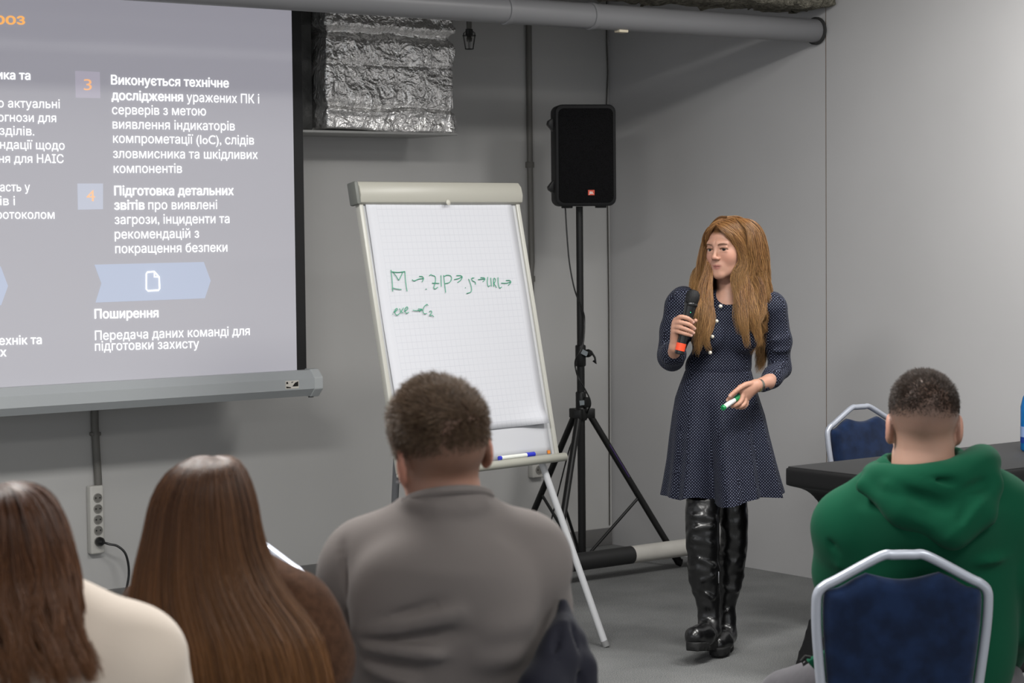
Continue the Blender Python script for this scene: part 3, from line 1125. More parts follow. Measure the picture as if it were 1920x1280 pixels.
fleg(topR, footR, leg_m)
topL = fp(-FW / 2 + 0.07, -0.01, -0.02)
fleg(topL, np.array([*(topL - fW * 0.10 + (footR - topR) * np.array([0.75, 0.75, 0]))[:2], 0.0]), leg_m)
tb = fpl(744, 860, -0.05)
fleg(tb, np.array([*(tb + cgv((-0.065, 0.42, 0)))[:2], 0.0]), mat('leg_grey', '6f7073', rough=0.4))

# markers in the tray
blue_m = mat('blue_cap', '2c35b5', rough=0.35)
pen_w = mat('pen_barrel', 'd9dbd4', rough=0.35)


def tray_pen(p0, p1, lab, capcol):
    a, b = fpl(*p0, 0.03) + FO, fpl(*p1, 0.03) + FO
    tt = thing('marker_pen', lab, 'marker', a)
    d = b - a
    L = np.linalg.norm(d); d = d / L
    MB().lathe([(0.003, 0), (0.0085, 0.002), (0.0085, 0.012)], (0, 0, 0), tuple(d), n=14).build('end_plug', capcol, tt)
    MB().lathe([(0.008, 0.012), (0.008, L - 0.045)], (0, 0, 0), tuple(d), n=14).build('barrel', pen_w, tt)
    MB().lathe([(0.0095, L - 0.045), (0.0095, L - 0.002), (0.006, L)], (0, 0, 0), tuple(d), n=14).build('cap', capcol, tt)


tray_pen((935, 859), (1002, 851), 'white marker with blue cap lying in the flipchart tray', blue_m)

# ================================================================== speaker on its tripod
pc = cg(0.322, 10.17, 0)
black_m = mat('stand_black', '121212', rough=0.45, spec=0.4)
t = thing('speaker_stand', 'black tripod stand holding the loudspeaker in the corner', 'stand', pc)
HUB = 0.735
MB().tube([(0, 0, 0.055), (0, 0, 1.0)], 0.0185, n=18).build('lower_pole', black_m, t)
MB().tube([(0, 0, 1.0), (0, 0, 1.72)], 0.0165, n=18).build('upper_pole', black_m, t)
MB().lathe([(0.026, 0), (0.03, 0.01), (0.03, 0.05), (0.026, 0.06)], (0, 0, HUB - 0.02), n=18).build('hub', black_m, t)
for k_, z_ in ((0, 1.02), (1, 0.80)):
    c_ = MB().lathe([(0.022, -0.05), (0.025, -0.045), (0.025, 0.045), (0.022, 0.05)], (0, 0, z_), n=18).build('collar', black_m, t)
    kn = cgv((0.036, -0.02, 0)) + np.array([0, 0, z_ + 0.012])
    if k_ == 0:
        MB().lathe([(0.010, -0.03), (0.018, -0.022), (0.020, 0.0), (0.014, 0.014)], kn, tuple(cgv((0.75, -0.65, 0.1))), n=12).build('clamp_knob', black_m, c_)
        MB().tube([tuple(kn + cgv((0.012, 0, 0.01))), tuple(kn + cgv((0.03, 0, -0.02))), tuple(kn + cgv((0.035, 0, -0.05))), tuple(kn + cgv((0.022, 0, -0.035)))], 0.005, n=8).build('clamp_lever', black_m, c_)
    else:
        MB().box(cgv((0.022, -0.012, 0)) + np.array([0, 0, z_]), (0.035, 0.035, 0.05), bevel=0.006).build('clamp_knob', black_m, c_)
    MB().box(cgv((0.018 if k_ == 0 else 0.008, -0.036 if k_ == 0 else -0.03, 0)) + np.array([0, 0, z_ + (0.015 if k_ == 0 else 0)]), (0.030, 0.003, 0.022), rot=rz(-YAW) @ ry(0.5 if k_ == 0 else -0.1)).build('sticker', mat('sticker_grey', '7f868a', rough=0.5), c_)
bot = MB().lathe([(0.018, 0.0), (0.024, 0.006), (0.024, 0.04), (0.018, 0.05)], (0, 0, 0.02), n=16).build('lower_collar', black_m, t)
for i, a in enumerate((12, 132, 252)):
    d = cgv((math.cos(math.radians(a)), math.sin(math.radians(a)), 0))
    top = d * 0.045 + np.array([0, 0, HUB])
    ft = d * 0.475 + np.array([0, 0, 0.022])
    lg = MB().tube([tuple(top), tuple(ft)], 0.0155, n=14).build('leg', black_m, t)
    dd = (ft - top) / np.linalg.norm(ft - top)
    MB().tube([tuple(ft - dd * 0.05), tuple(ft + np.array([0, 0, 0.0])), tuple(ft + d * 0.012 - np.array([0, 0, 0.004]))], 0.0195, n=14).build('rubber_foot', mat('rubber_black', '0b0b0b', rough=0.7), lg)
    mid = top + (ft - top) * 0.55
    MB().tube([tuple(d * 0.015 + np.array([0, 0, 0.06])), tuple(mid)], 0.0075, n=8).build('brace', black_m, t)
    MB().box(d * 0.03 + np.array([0, 0, HUB + 0.012]), (0.07, 0.035, 0.045), rot=rz(math.atan2(d[1], d[0])), bevel=0.004).build('leg_bracket', black_m, t)
    if i == 0:
        s0, s1 = top + (ft - top) * 0.2, top + (ft - top) * 0.42
        off = cgv((0.006, -0.0145, 0.004))
        MB().tube([tuple(s0 + off), tuple(s1 + off)], 0.004, n=6).build('purple_stripe', mat('purple_tape', '3b2a57', rough=0.4), lg)

# loudspeaker
SPW, SPD, SPH = 0.285, 0.25, 0.475
sp0 = pc + np.array([0, 0, 1.715]) + cgv((0.012, 0.0, 0))
yaw_s = -YAW + math.radians(8.5)
t = thing('loudspeaker', 'black box loudspeaker with small orange badge on the tripod stand', 'loudspeaker', sp0, yaw_s)
cab = mat('speaker_cabinet', '0e0e10', rough=0.6, spec=0.3, bump=0.3, bscale=300, bdist=0.001)
w, h = SPW / 2, SPH
def rrect(w, z0, z1, r, n=6):
    P = []
    for cx, cz, a0 in ((w - r, z1 - r, 0), (-w + r, z1 - r, 90), (-w + r, z0 + r, 180), (w - r, z0 + r, 270)):
        for i in range(n + 1):
            a = math.radians(a0 + 90 * i / n)
            P.append((cx + r * math.cos(a), cz + r * math.sin(a)))
    return P
MB().prism(rrect(w, 0.006, h, 0.035), (0, -SPD / 2 + 0.01, 0), (1, 0, 0), (0, 0, 1), SPD * 0.55).build('cabinet', cab, t, bevel=0.008)
MB().prism(rrect(w * 0.8, 0.03, h - 0.025, 0.03), (0, SPD * 0.03, 0), (1, 0, 0), (0, 0, 1), SPD * 0.42).build('cabinet_back', cab, t, bevel=0.012)
gr = NT('speaker_grille')
tc = gr.n('ShaderNodeTexCoord'); vo = gr.n('ShaderNodeTexVoronoi'); vo.inputs['Scale'].default_value = 220
gr.l(tc.outputs['Object'], vo.inputs[0])
gr.l(gr.mix(gr.math('LESS_THAN', vo.outputs['Distance'], 0.33), lin('151516'), lin('060606')), gr.b.inputs['Base Color'])
gr.b.inputs['Roughness'].default_value = 0.95
gr.b.inputs['Specular IOR Level'].default_value = 0.08
MB().prism(rrect(w - 0.014, 0.022, h - 0.018, 0.026), (0, -SPD / 2 + 0.004, 0), (1, 0, 0), (0, 0, 1), 0.008).build('grille', gr.m, t, bevel=0.002)
bg = MB().box((0.022, -SPD / 2 + 0.003, 0.068), (0.030, 0.004, 0.024)).build('badge', mat('badge_orange', 'd8492a', rough=0.4), t, smooth=False)
V, E = embolden(*text_polys('JBL'), 0.03)
vs, fs = fill_outline(V, E)
x0, x1_ = V[:, 0].min(), V[:, 0].max()
me = bpy.data.meshes.new('badge_lettering')
sc_ = 0.022 / (x1_ - x0)
me.from_pydata([(0.022 - 0.011 + (x - x0) * sc_, -SPD / 2 + 0.0003, 0.062 + y * sc_ * 1.0) for x, y in vs], [], fs)
link_mesh('badge_lettering', me, mat('badge_letter_white', 'ece6e0', rough=0.5), bg)
for z_ in (0.10, 0.385):
    MB().prism([(0.004, -0.036), (0.004, 0.034), (-0.022, 0.018), (-0.026, 0.0), (-0.016, -0.012)] if z_ > 0.2 else [(0.004, -0.036), (0.004, 0.034), (-0.012, 0.014), (-0.026, -0.004), (-0.022, -0.018)], (-w, -0.06, z_), (1, 0, 0), (0, 0, 1), 0.05).build('bracket', black_m, t, bevel=0.003)
for x_ in (-0.08, 0.08):
    MB().box((x_, -0.05, 0.003), (0.05, 0.03, 0.012), bevel=0.003).build('foot', black_m, t)
# cable down the stand
cpts = [at_depth(x, y, 10.12 + dd) for x, y, dd in ((1060, 390, 0.0), (1063, 440, 0.0), (1068, 495, 0.0), (1078, 545, 0.0), (1092, 580, 0.02), (1096, 600, 0.03), (1094, 640, 0.0), (1086, 662, -0.02), (1079, 675, 0.0), (1079, 690, 0.02), (1085, 710, -0.01), (1096, 728, 0.0), (1106, 748, 0.0), (1107, 760, 0.0), (1103, 768, 0.02), (1095, 790, 0.08), (1072, 830, 0.12), (1060, 870, 0.14), (1045, 930, 0.2), (1030, 990, 0.3))]
cs = spline(np.array(cpts), 90)
o = MB().tube([tuple(p - cpts[0]) for p in cs], 0.0036, n=7).build('speaker_cable', blk, loc=cpts[0])
tag(o, 'black cable hanging from the loudspeaker along its stand', 'cable')
# ================================================================== table with stretch cloth
cloth_m = mat('black_stretch_cloth', '101011', rough=0.7, spec=0.2, sheen=0.05, var=0.1, vscale=300)
TL = at_depth(1466, 876, 7.86)
TZ = 0.75
fx = np.array([1.0, 0, 0]); fy = np.array([0, 1.0, 0])
TLEN, TDEP = 1.46, 0.62
tcx, tcy = TL[0] + TLEN / 2, TL[1] - TDEP / 2
t = thing('table', 'long table under a tight black stretch cloth', 'table', (tcx, tcy, 0))


def cloth_cover():
    """box cover: flat top, short drop, then each side drawn in between the legs"""
    f = Field((-TLEN / 2 - 0.05, -TDEP / 2 - 0.05, -0.03), (TLEN / 2 + 0.05, TDEP / 2 + 0.05, TZ + 0.03), 0.0125)
    def d(x, y, z):
        s = np.clip((TZ - 0.075 - z) / (TZ - 0.075), 0, 1)
        inx = 0.055 * np.clip(s * 4, 0, 1) ** 0.6
        def side(half, u, uh, depth):
            # drawn-in distance across the middle of a side
            m = np.clip(1 - (u / uh) ** 2, 0, 1)
            return half
        dx = np.abs(x) - (TLEN / 2 - 0.006)
        dy = np.abs(y) - (TDEP / 2 - 0.006)
        top = np.maximum(np.maximum(dx, dy), np.abs(z - TZ / 2) - TZ / 2)
        # concave ends
        q = 0.02 + 0.125 * np.sin(np.clip(s, 0, 1) ** 0.55 * PI) ** 1.0
        my = np.clip(1 - (np.abs(y) / (TDEP / 2)) ** 6, 0, 1)
        dxx = np.abs(x) - (TLEN / 2 - 0.006 - q * (s > 0))
        mx = np.clip(1 - (np.abs(x) / (TLEN / 2)) ** 8, 0, 1)
        dyy = np.abs(y) - (TDEP / 2 - 0.006 - (0.015 + 0.05 * np.sin(np.clip(s, 0, 1) ** 0.55 * PI)) * (s > 0))
        d0 = np.maximum(np.maximum(dxx, dyy), np.abs(z - TZ / 2) - TZ / 2)
        # arch cut out under the long front so that the cover stands on its four leg pockets
        return d0 + 0 * z
    f.add(d, (-TLEN / 2, -TDEP / 2, 0), (TLEN / 2, TDEP / 2, TZ), 0.004)
    return f.mesh()


V, Q = cloth_cover()
V = smooth_np(V, Q, 2)
link_mesh('stretch_cloth', np_mesh('stretch_cloth', V, Q), cloth_m, t)
MB().box((0, 0, TZ - 0.001), (TLEN - 0.03, TDEP - 0.03, 0.006), bevel=0.003).build('cloth_top', mat('black_cloth_top', '1d1d1e', rough=0.7, spec=0.25, sheen=0.1), t)

# bottle
bo = at_depth(1934, 862, 8.28)
bo[2] = TZ + 0.004
t = thing('water_bottle', 'blue plastic water bottle standing on the black table', 'bottle', bo)
k = NT('blue_water')
k.b.inputs['Base Color'].default_value = (*lin('1f7fc6'), 1)
k.b.inputs['Roughness'].default_value = 0.12
k.b.inputs['Transmission Weight'].default_value = 0.55
k.b.inputs['IOR'].default_value = 1.33
MB().lathe([(0.036, 0.0), (0.042, 0.006), (0.042, 0.04), (0.0405, 0.05), (0.042, 0.06), (0.042, 0.17), (0.034, 0.205), (0.018, 0.235), (0.014, 0.245), (0.014, 0.262)], n=28).build('bottle_body', k.m, t)
MB().lathe([(0.0425, 0.055), (0.0425, 0.095)], n=28).build('label_band', mat('bottle_label', '8aa2cc', rough=0.4), t)
MB().lathe([(0.0425, 0.032), (0.0425, 0.054)], n=28).build('dark_band', mat('bottle_dark_band', '123a8c', rough=0.4), t)
MB().lathe([(0.016, 0.252), (0.016, 0.272), (0.014, 0.274)], n=20).build('cap', mat('bottle_cap', '2d6fd0', rough=0.4), t)

# ================================================================== banquet chairs
chair_fab = mat('blue_chair_velvet', '152746', rough=0.9, spec=0.1, sheen=0.2, var=0.45, vscale=22, vdetail=6)
chair_fr = mat('chair_silver_frame', 'b4b9c4', rough=0.33, metal=0.35, spec=0.5)
CH, CWD = 0.90, 0.415


def make_chair(label, group):
    """stacking chair; its back is at y = 0 and the seat runs to -y"""
    t = thing('banquet_chair', label, 'chair', (0, 0, 0), 0, group)
    def out(inset, n=8, z0=0.43):
        w = CWD / 2 - inset
        zs, za = CH - 0.062, CH - 0.0115 - (inset - 0.011) * 1.05
        pts = [(-w + 0.03, z0), (-w + 0.018, 0.55), (-w + 0.003, 0.70), (-w, zs - 0.065)]
        pts += [(-w + 0.004, zs - 0.035), (-w + 0.02, zs - 0.012 - inset * 0.6), (-w + 0.045, zs + 0.004 - inset * 0.9)]
        pts += [(-0.055, za - 0.004), (-0.022, za), (0.022, za), (0.055, za - 0.004)]
        pts += [(-x, z) for x, z in pts[:7][::-1]]
        return pts
    lean = lambda z: 0.065 * max(0.0, (z - 0.43) / 0.47)
    path = spline([(x, lean(z), z) for x, z in out(0.011)], 90)
    MB().tube([tuple(p) for p in path], 0.0115, n=12).build('back_frame', chair_fr, t)
    # pad
    po = out(0.026, z0=0.47)
    pw = spline([(x, z) for x, z in po], 60)
    pw[:, 1] = np.minimum(pw[:, 1], CH - 0.058 - 0.011 * np.cos(np.clip(np.abs(pw[:, 0]) / 0.13, 0, 1) * PI))
    vs = []
    mb = MB()
    rings = []
    for off, ins in ((-0.022, 0.012), (-0.026, 0.03), (0.016, 0.03), (0.014, 0.004), (0.0, 0.0), (-0.014, 0.002)):
        pass
    order = [(0.018, 0.05), (0.017, 0.02), (0.010, 0.004), (0.0, 0.0), (-0.014, 0.002), (-0.024, 0.012), (-0.030, 0.04)]
    cz = 0.68
    for off, ins in order:
        rings.append([mb.bm.verts.new((p[0] * (1 - ins / 0.2), lean(p[1]) + off, cz + (p[1] - cz) * (1 - ins / 0.22))) for p in pw])
    n = len(pw)
    for A, B in zip(rings, rings[1:]):
        for k_ in range(n):
            mb.bm.faces.new((A[k_], A[(k_ + 1) % n], B[(k_ + 1) % n], B[k_]))
    mb.bm.faces.new(rings[0][::-1]); mb.bm.faces.new(rings[-1])
    mb.build('backrest', chair_fab, t, angle=60)
    MB().box((0, -0.215, 0.445), (0.40, 0.42, 0.07), bevel=0.03, seg=4).build('seat', chair_fab, t)
    MB().tube([(-0.195, -0.01, 0.405), (-0.195, -0.42, 0.405), (0.195, -0.42, 0.405), (0.195, -0.01, 0.405)], 0.011, n=10, closed=True).build('seat_frame', chair_fr, t)
    for s in (-1, 1):
        MB().tube([(s * 0.175, 0.0, 0.43), (s * 0.19, 0.005, 0.40), (s * 0.205, 0.055, 0.008)], 0.0115, n=12).build('leg', chair_fr, t)
        MB().tube([(s * 0.195, -0.41, 0.40), (s * 0.205, -0.44, 0.008)], 0.0115, n=12).build('leg', chair_fr, t)
    return t


grp = 'blue banquet chairs'
ch0 = make_chair('blue velvet banquet chair with silver frame that the man in green sits on', grp)


def place_chair(px, D, ang, label, first=False):
    c = ch0 if first else copy_tree(ch0)
    p = at_depth(px, 640, D)
    c.location = (p[0], p[1], 0)
    c.rotation_euler = (0, 0, -YAW + ang)
    c['label'] = label
    return c


# facing away from the camera: seat to +y in the view, so turned half round
place_chair(1684, 4.94, PI + 0.02, ch0['label'], True)
place_chair(1634, 8.70, 0.62, 'blue velvet banquet chair standing empty behind the black table')
place_chair(476, 5.3, PI - 0.6, 'blue banquet chair mostly hidden behind the long straight brown hair')
place_chair(850, 3.42, PI + 0.05, 'blue banquet chair that the man in the grey sweater sits on')
# ================================================================== people: shared builders
skin_m = mat('skin', (0.6, 0.4, 0.3), rough=0.5, spec=0.4, sss=0.12, attr='Col', bump=0.15, bscale=400, bdist=0.0006)
hair_mats = {}


def hair_material(name, rough=0.38, spec=0.55):
    k = NT(name)
    a = k.n('ShaderNodeAttribute', attribute_name='Col')
    k.l(a.outputs['Color'], k.b.inputs['Base Color'])
    k.b.inputs['Roughness'].default_value = rough
    k.b.inputs['Specular IOR Level'].default_value = spec
    return k.m


def head_d(x, y, z, man=False, open_=0.0):
    """head in its own axes: origin mid-skull at eye height, face toward -y, metres, crown z=+.118, chin z=-.115"""
    ax = np.abs(x)
    E = lambda c, r, X=x: d_ell(X, y, z, np.array(c), np.array(r))
    C = lambda a, b, ra, rb, X=x: d_cap(X, y, z, np.array(a), np.array(b), ra, rb)
    d = E((0, 0.018, 0.030), (0.074, 0.094, 0.088))
    d = smin(d, E((0, -0.030, -0.012), (0.062, 0.062, 0.088)), 0.03)
    jw = 0.006 if man else 0.0
    d = smin(d, E((0, -0.042, -0.070), (0.045 + jw, 0.046, 0.036)), 0.03)
    d = smin(d, C((0.040 + jw, -0.012, -0.068), (0.012, -0.078, -0.096), 0.015 + jw * .5, 0.013, ax), 0.022)
    d = smin(d, E((0, -0.080, -0.098), (0.016 + jw, 0.014, 0.014)), 0.018)
    d = smin(d, E((0.037, -0.060, -0.028), (0.022, 0.022, 0.026), ax), 0.022)   # cheeks
    d = smin(d, C((0.008, -0.086, 0.024), (0.040, -0.075, 0.024), 0.0085 + jw * 0.3, 0.008, ax), 0.018)  # brow
    d = -smin(-d, E((0.031, -0.101, 0.004), (0.018, 0.016, 0.012), ax), 0.014)   # eye socket
    d = smin(d, E((0.031, -0.0735, 0.0025), (0.0152, 0.0140, 0.0130), ax), 0.004)   # lids
    d = smin(d, C((0.019, -0.0870, 0.0098), (0.043, -0.0830, 0.0085), 0.0042, 0.0042, ax), 0.005)   # upper lids
    d = smin(d, C((0.020, -0.0855, -0.0070), (0.042, -0.0815, -0.0075), 0.0030, 0.0030, ax), 0.006)   # lower lids
    d = smin(d, C((0, -0.090, 0.012), (0, -0.107, -0.026), 0.0060, 0.0075), 0.012)   # nose
    d = smin(d, E((0, -0.108, -0.029), (0.0092, 0.009, 0.0075)), 0.008)
    d = smin(d, E((0.011, -0.098, -0.033), (0.0075, 0.009, 0.0065), ax), 0.006)
    d = -smin(-d, E((0.006, -0.103, -0.040), (0.003, 0.005, 0.004), ax), 0.003)
    d = smin(d, E((0, -0.080, -0.064), (0.026, 0.014, 0.020)), 0.015)   # mouth mound
    d = smin(d, C((0, -0.0945, -0.0595), (0.018, -0.085, -0.0645), 0.0036, 0.0016, ax), 0.006)
    d = smin(d, C((0, -0.0915, -0.0705), (0.015, -0.085, -0.0675), 0.0048, 0.0016, ax), 0.006)
    d = -smin(-d, C((0, -0.0995, -0.0652), (0.020, -0.0885, -0.0660), 0.0014, 0.0009, ax), 0.003)
    # ears
    e = E((0.077, 0.016, -0.008), (0.010, 0.019, 0.031), ax)
    e = -smin(-e, E((0.085, 0.010, -0.006), (0.007, 0.011, 0.020), ax), 0.004)
    e = smin(e, E((0.074, 0.008, -0.034), (0.007, 0.009, 0.010), ax), 0.008)
    d = smin(d, e, 0.008)
    return d


def rot_from(yaw, pitch=0.0, roll=0.0):
    """face turned by yaw (to the picture's left when positive), nodded down by pitch, leaning by roll"""
    return np.array((rz(-yaw) @ ry(roll) @ rx(pitch)))


def add_head(f, c, R, s=1.0, man=False, k=0.012):
    c = np.asarray(c)
    def fn(x, y, z):
        X, Y, Z = x - c[0], y - c[1], z - c[2]
        return s * head_d((R[0, 0] * X + R[1, 0] * Y + R[2, 0] * Z) / s, (R[0, 1] * X + R[1, 1] * Y + R[2, 1] * Z) / s, (R[0, 2] * X + R[1, 2] * Y + R[2, 2] * Z) / s, man)
    f.add(fn, c - 0.135 * s, c + 0.135 * s, k)


def to_head(V, c, R, s=1.0):
    return (V - np.asarray(c)) @ R / s


def face_colours(V, c, R, s, skin, lips, blush=None, man=False):
    L = to_head(V, c, R, s)
    col = np.tile(np.array(skin), (len(V), 1))
    def blob(ctr, r, to, amt):
        q = (L * np.array([1, 1, 1]) - np.array(ctr)) / np.array(r)
        w = np.clip(1.4 - np.sqrt((q ** 2).sum(1)), 0, 1) * amt
        col[:] = col * (1 - w[:, None]) + np.array(to) * w[:, None]
    A = L.copy(); A[:, 0] = np.abs(A[:, 0])
    def blob2(ctr, r, to, amt, sf=0.7):
        q = (A - np.array(ctr)) / np.array(r)
        w = np.clip((1.0 + sf - np.sqrt((q ** 2).sum(1))) / (2 * sf), 0, 1) * amt
        col[:] = col * (1 - w[:, None]) + np.array(to) * w[:, None]
    bl = blush or tuple(np.array(skin) * np.array([1.0, 0.72, 0.70]))
    blob2((0.040, -0.075, -0.03), (0.022, 0.03, 0.022), bl, 0.45)
    blob((0, -0.112, -0.03), (0.012, 0.012, 0.010), bl, 0.4)
    blob2((0.08, 0.012, -0.01), (0.012, 0.03, 0.04), bl, 0.6)
    blob2((0.0, -0.092, -0.0607), (0.0205, 0.016, 0.0048), lips, 0.85, 0.25)
    blob2((0.0, -0.090, -0.0700), (0.0165, 0.016, 0.0055), lips, 0.8, 0.25)
    blob2((0.0, -0.094, -0.0655), (0.0205, 0.02, 0.0013), tuple(np.array(lips) * 0.35), 0.8, 0.3)
    blob2((0.031, -0.088, 0.008), (0.017, 0.012, 0.006), tuple(np.array(skin) * np.array([0.75, 0.62, 0.58])), 0.5)
    return col


eye_w = NT('eye')
tc = eye_w.n('ShaderNodeTexCoord')
sp_ = eye_w.n('ShaderNodeSeparateXYZ'); eye_w.l(tc.outputs['Object'], sp_.inputs[0])
rr = eye_w.math('SQRT', eye_w.math('ADD', eye_w.math('MULTIPLY', sp_.outputs[0], sp_.outputs[0]), eye_w.math('MULTIPLY', sp_.outputs[2], sp_.outputs[2])))
iris = eye_w.math('LESS_THAN', rr, 0.0074)
pup = eye_w.math('LESS_THAN', rr, 0.003)
eye_w.l(eye_w.mix(pup, eye_w.mix(iris, lin('cfc6c0'), lin('2c1f18')), lin('060505')), eye_w.b.inputs['Base Color'])
eye_w.b.inputs['Roughness'].default_value = 0.08


def put_eyes(parent, c, R, s, gaze=0.0):
    for sx in (-1, 1):
        p = np.asarray(c) + R @ (np.array([sx * 0.031, -0.0757, 0.0015]) * s)
        o = MB().lathe([(0.0002, -0.0132)] + [(0.0132 * math.sin(a), -0.0132 * math.cos(a)) for a in np.linspace(0.15, PI - 0.15, 14)] + [(0.0002, 0.0132)], (0, 0, 0), (0, -1, 0), n=20).build('eye', eye_w.m, parent, tuple(p))
        q = Matrix(R.tolist()).to_4x4() @ Matrix.Rotation(-gaze, 4, 'Z')
        o.matrix_local = Matrix.Translation(Vector(p)) @ q @ Matrix.Scale(s, 4)


def put_brows(parent, c, R, s, m):
    for sx in (-1, 1):
        pts = [(0.014, -0.0975, 0.0195), (0.024, -0.0968, 0.0225), (0.036, -0.0918, 0.0235), (0.047, -0.0825, 0.0200)]
        P = [tuple(np.asarray(c) + R @ (np.array([sx * x, y, z]) * s)) for x, y, z in pts]
        MB().tube(P, [0.0012, 0.0018, 0.0017, 0.0008], n=7).build('eyebrow', m, parent)
        pts = [(0.0170, -0.0885, 0.0030), (0.024, -0.0905, 0.0062), (0.033, -0.0902, 0.0070), (0.042, -0.0860, 0.0050), (0.0485, -0.0795, 0.0015)]
        P = [tuple(np.asarray(c) + R @ (np.array([sx * x, y, z]) * s)) for x, y, z in pts]
        MB().tube(P, [0.0010, 0.0017, 0.0021, 0.0020, 0.0014], n=6).build('eyelashes', m, parent)


def ribbon_cols(n, S, base, dark, light, tip=None, tipw=0.0, spread=1.0):
    r = RNG.random((n, 1, 1))
    base, dark, light = map(np.array, (base, dark, light))
    c = np.where(r < 0.5, dark + (base - dark) * (r / 0.5), base + (light - base) * ((r - 0.5) / 0.5))
    c = np.broadcast_to(c, (n, S, 3)).copy()
    if tip is not None:
        t = (np.linspace(0, 1, S) ** 1.5 * tipw)[None, :, None] * (0.5 + RNG.random((n, 1, 1)))
        t = np.clip(t, 0, 1)
        c = c * (1 - t) + np.array(tip) * t
    return c


def loft(levels, phi, t):
    """levels: rows (z, cx, cy, a, b[, n]); returns points at fractions t (0 top..1 bottom) on the lofted envelope at angle phi.
    phi = 0 faces -y (the face), grows toward +x"""
    L = spline(np.asarray(levels, float), 160)
    L[:, 3:5] = np.maximum(L[:, 3:5], 0.004)
    cum = np.concatenate([[0], np.cumsum(np.linalg.norm(np.diff(L[:, :3], axis=0), axis=1) + np.abs(np.diff(L[:, 3])))])
    cum /= cum[-1]
    q = [np.interp(t, cum, L[:, i]) for i in range(5)]
    return q


def hair_part_mesh(name, parent, levels, m, n, S, rad, cols_fn, phi_fn, inner=(0.82, 1.0), wave=0.0, wavek=3.0, len_rng=(0.85, 1.0), seed=1, clump=0.0, shell=None, shell_col=(0.05, 0.03, 0.02), rand=0.003, shape=None, gap=None):
    """hair as strands that follow a lofted envelope, over a darker under-layer"""
    rg = np.random.default_rng(seed)
    u = rg.random(n)
    ph0 = phi_fn(u)
    T = np.linspace(0, 1, S)[None, :] * (len_rng[0] + (len_rng[1] - len_rng[0]) * rg.random((n, 1)))
    z, cx, cy, a, b = loft(levels, None, T)
    rr_ = inner[0] + (inner[1] - inner[0]) * rg.random((n, 1)) ** 0.6
    rr_ = 1 - (1 - rr_) * np.clip(T * 6, 0, 1)
    ph = ph0[:, None] + 0 * T
    if shape is not None: ph = shape(ph, T, z)
    if clump > 0:
        cid = np.round(ph0 * 9) / 9
        kk = clump * np.clip(T * 1.3 - 0.25, 0, 1)
        ph = ph * (1 - kk) + (cid[:, None] + 0.03 * np.sin(ph0 * 50)[:, None]) * kk
    wv = wave * np.clip(T * 1.8 - 0.35, 0, 1)
    off = rg.random(n)[:, None] * 0.9 + np.floor(ph0 * 7)[:, None] * 1.7
    ph = ph + wv * 1.2 * np.sin(T * wavek * 2 * PI + off) + wv * 0.6 * np.sin(T * wavek * 5.1 * PI + off * 2.3)
    rw = 1 + wv * 0.55 * np.sin(T * wavek * 2 * PI + off + 1.3)
    P = np.stack([cx + a * rr_ * rw * np.sin(ph), cy - b * rr_ * rw * np.cos(ph), z + 0 * ph], -1)
    P = P + rand * (rg.random((n, 1, 3)) - 0.5) * np.clip(T * 4, 0, 1)[..., None]
    tp = np.linspace(0, 1, S)
    rad_ = rad * np.where(tp > 0.75, 1 - 0.75 * (tp - 0.75) / 0.25, 1.0)
    cols = cols_fn(n, S)
    V, Q, C = strands_mesh(name, P, rad_, cols)
    # under-layer
    nb, ns = 48, 26
    phs = phi_fn(np.linspace(0.0, 1.0, nb))
    Tb = np.linspace(0.0, (shell or 0.9), ns)
    z, cx, cy, a, b = loft(levels, None, Tb)
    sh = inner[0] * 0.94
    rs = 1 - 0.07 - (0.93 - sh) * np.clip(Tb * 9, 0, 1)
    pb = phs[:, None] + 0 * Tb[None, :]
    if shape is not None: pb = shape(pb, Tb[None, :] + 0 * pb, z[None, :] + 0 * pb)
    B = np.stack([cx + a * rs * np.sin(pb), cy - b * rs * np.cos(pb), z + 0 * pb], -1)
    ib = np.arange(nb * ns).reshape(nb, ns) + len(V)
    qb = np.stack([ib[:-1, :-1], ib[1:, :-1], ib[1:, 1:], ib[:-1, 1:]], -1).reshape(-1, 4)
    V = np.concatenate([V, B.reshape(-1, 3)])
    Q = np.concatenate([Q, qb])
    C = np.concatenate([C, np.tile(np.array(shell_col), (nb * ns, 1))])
    return link_mesh(name, np_mesh(name, V, Q, col=C), m, parent)


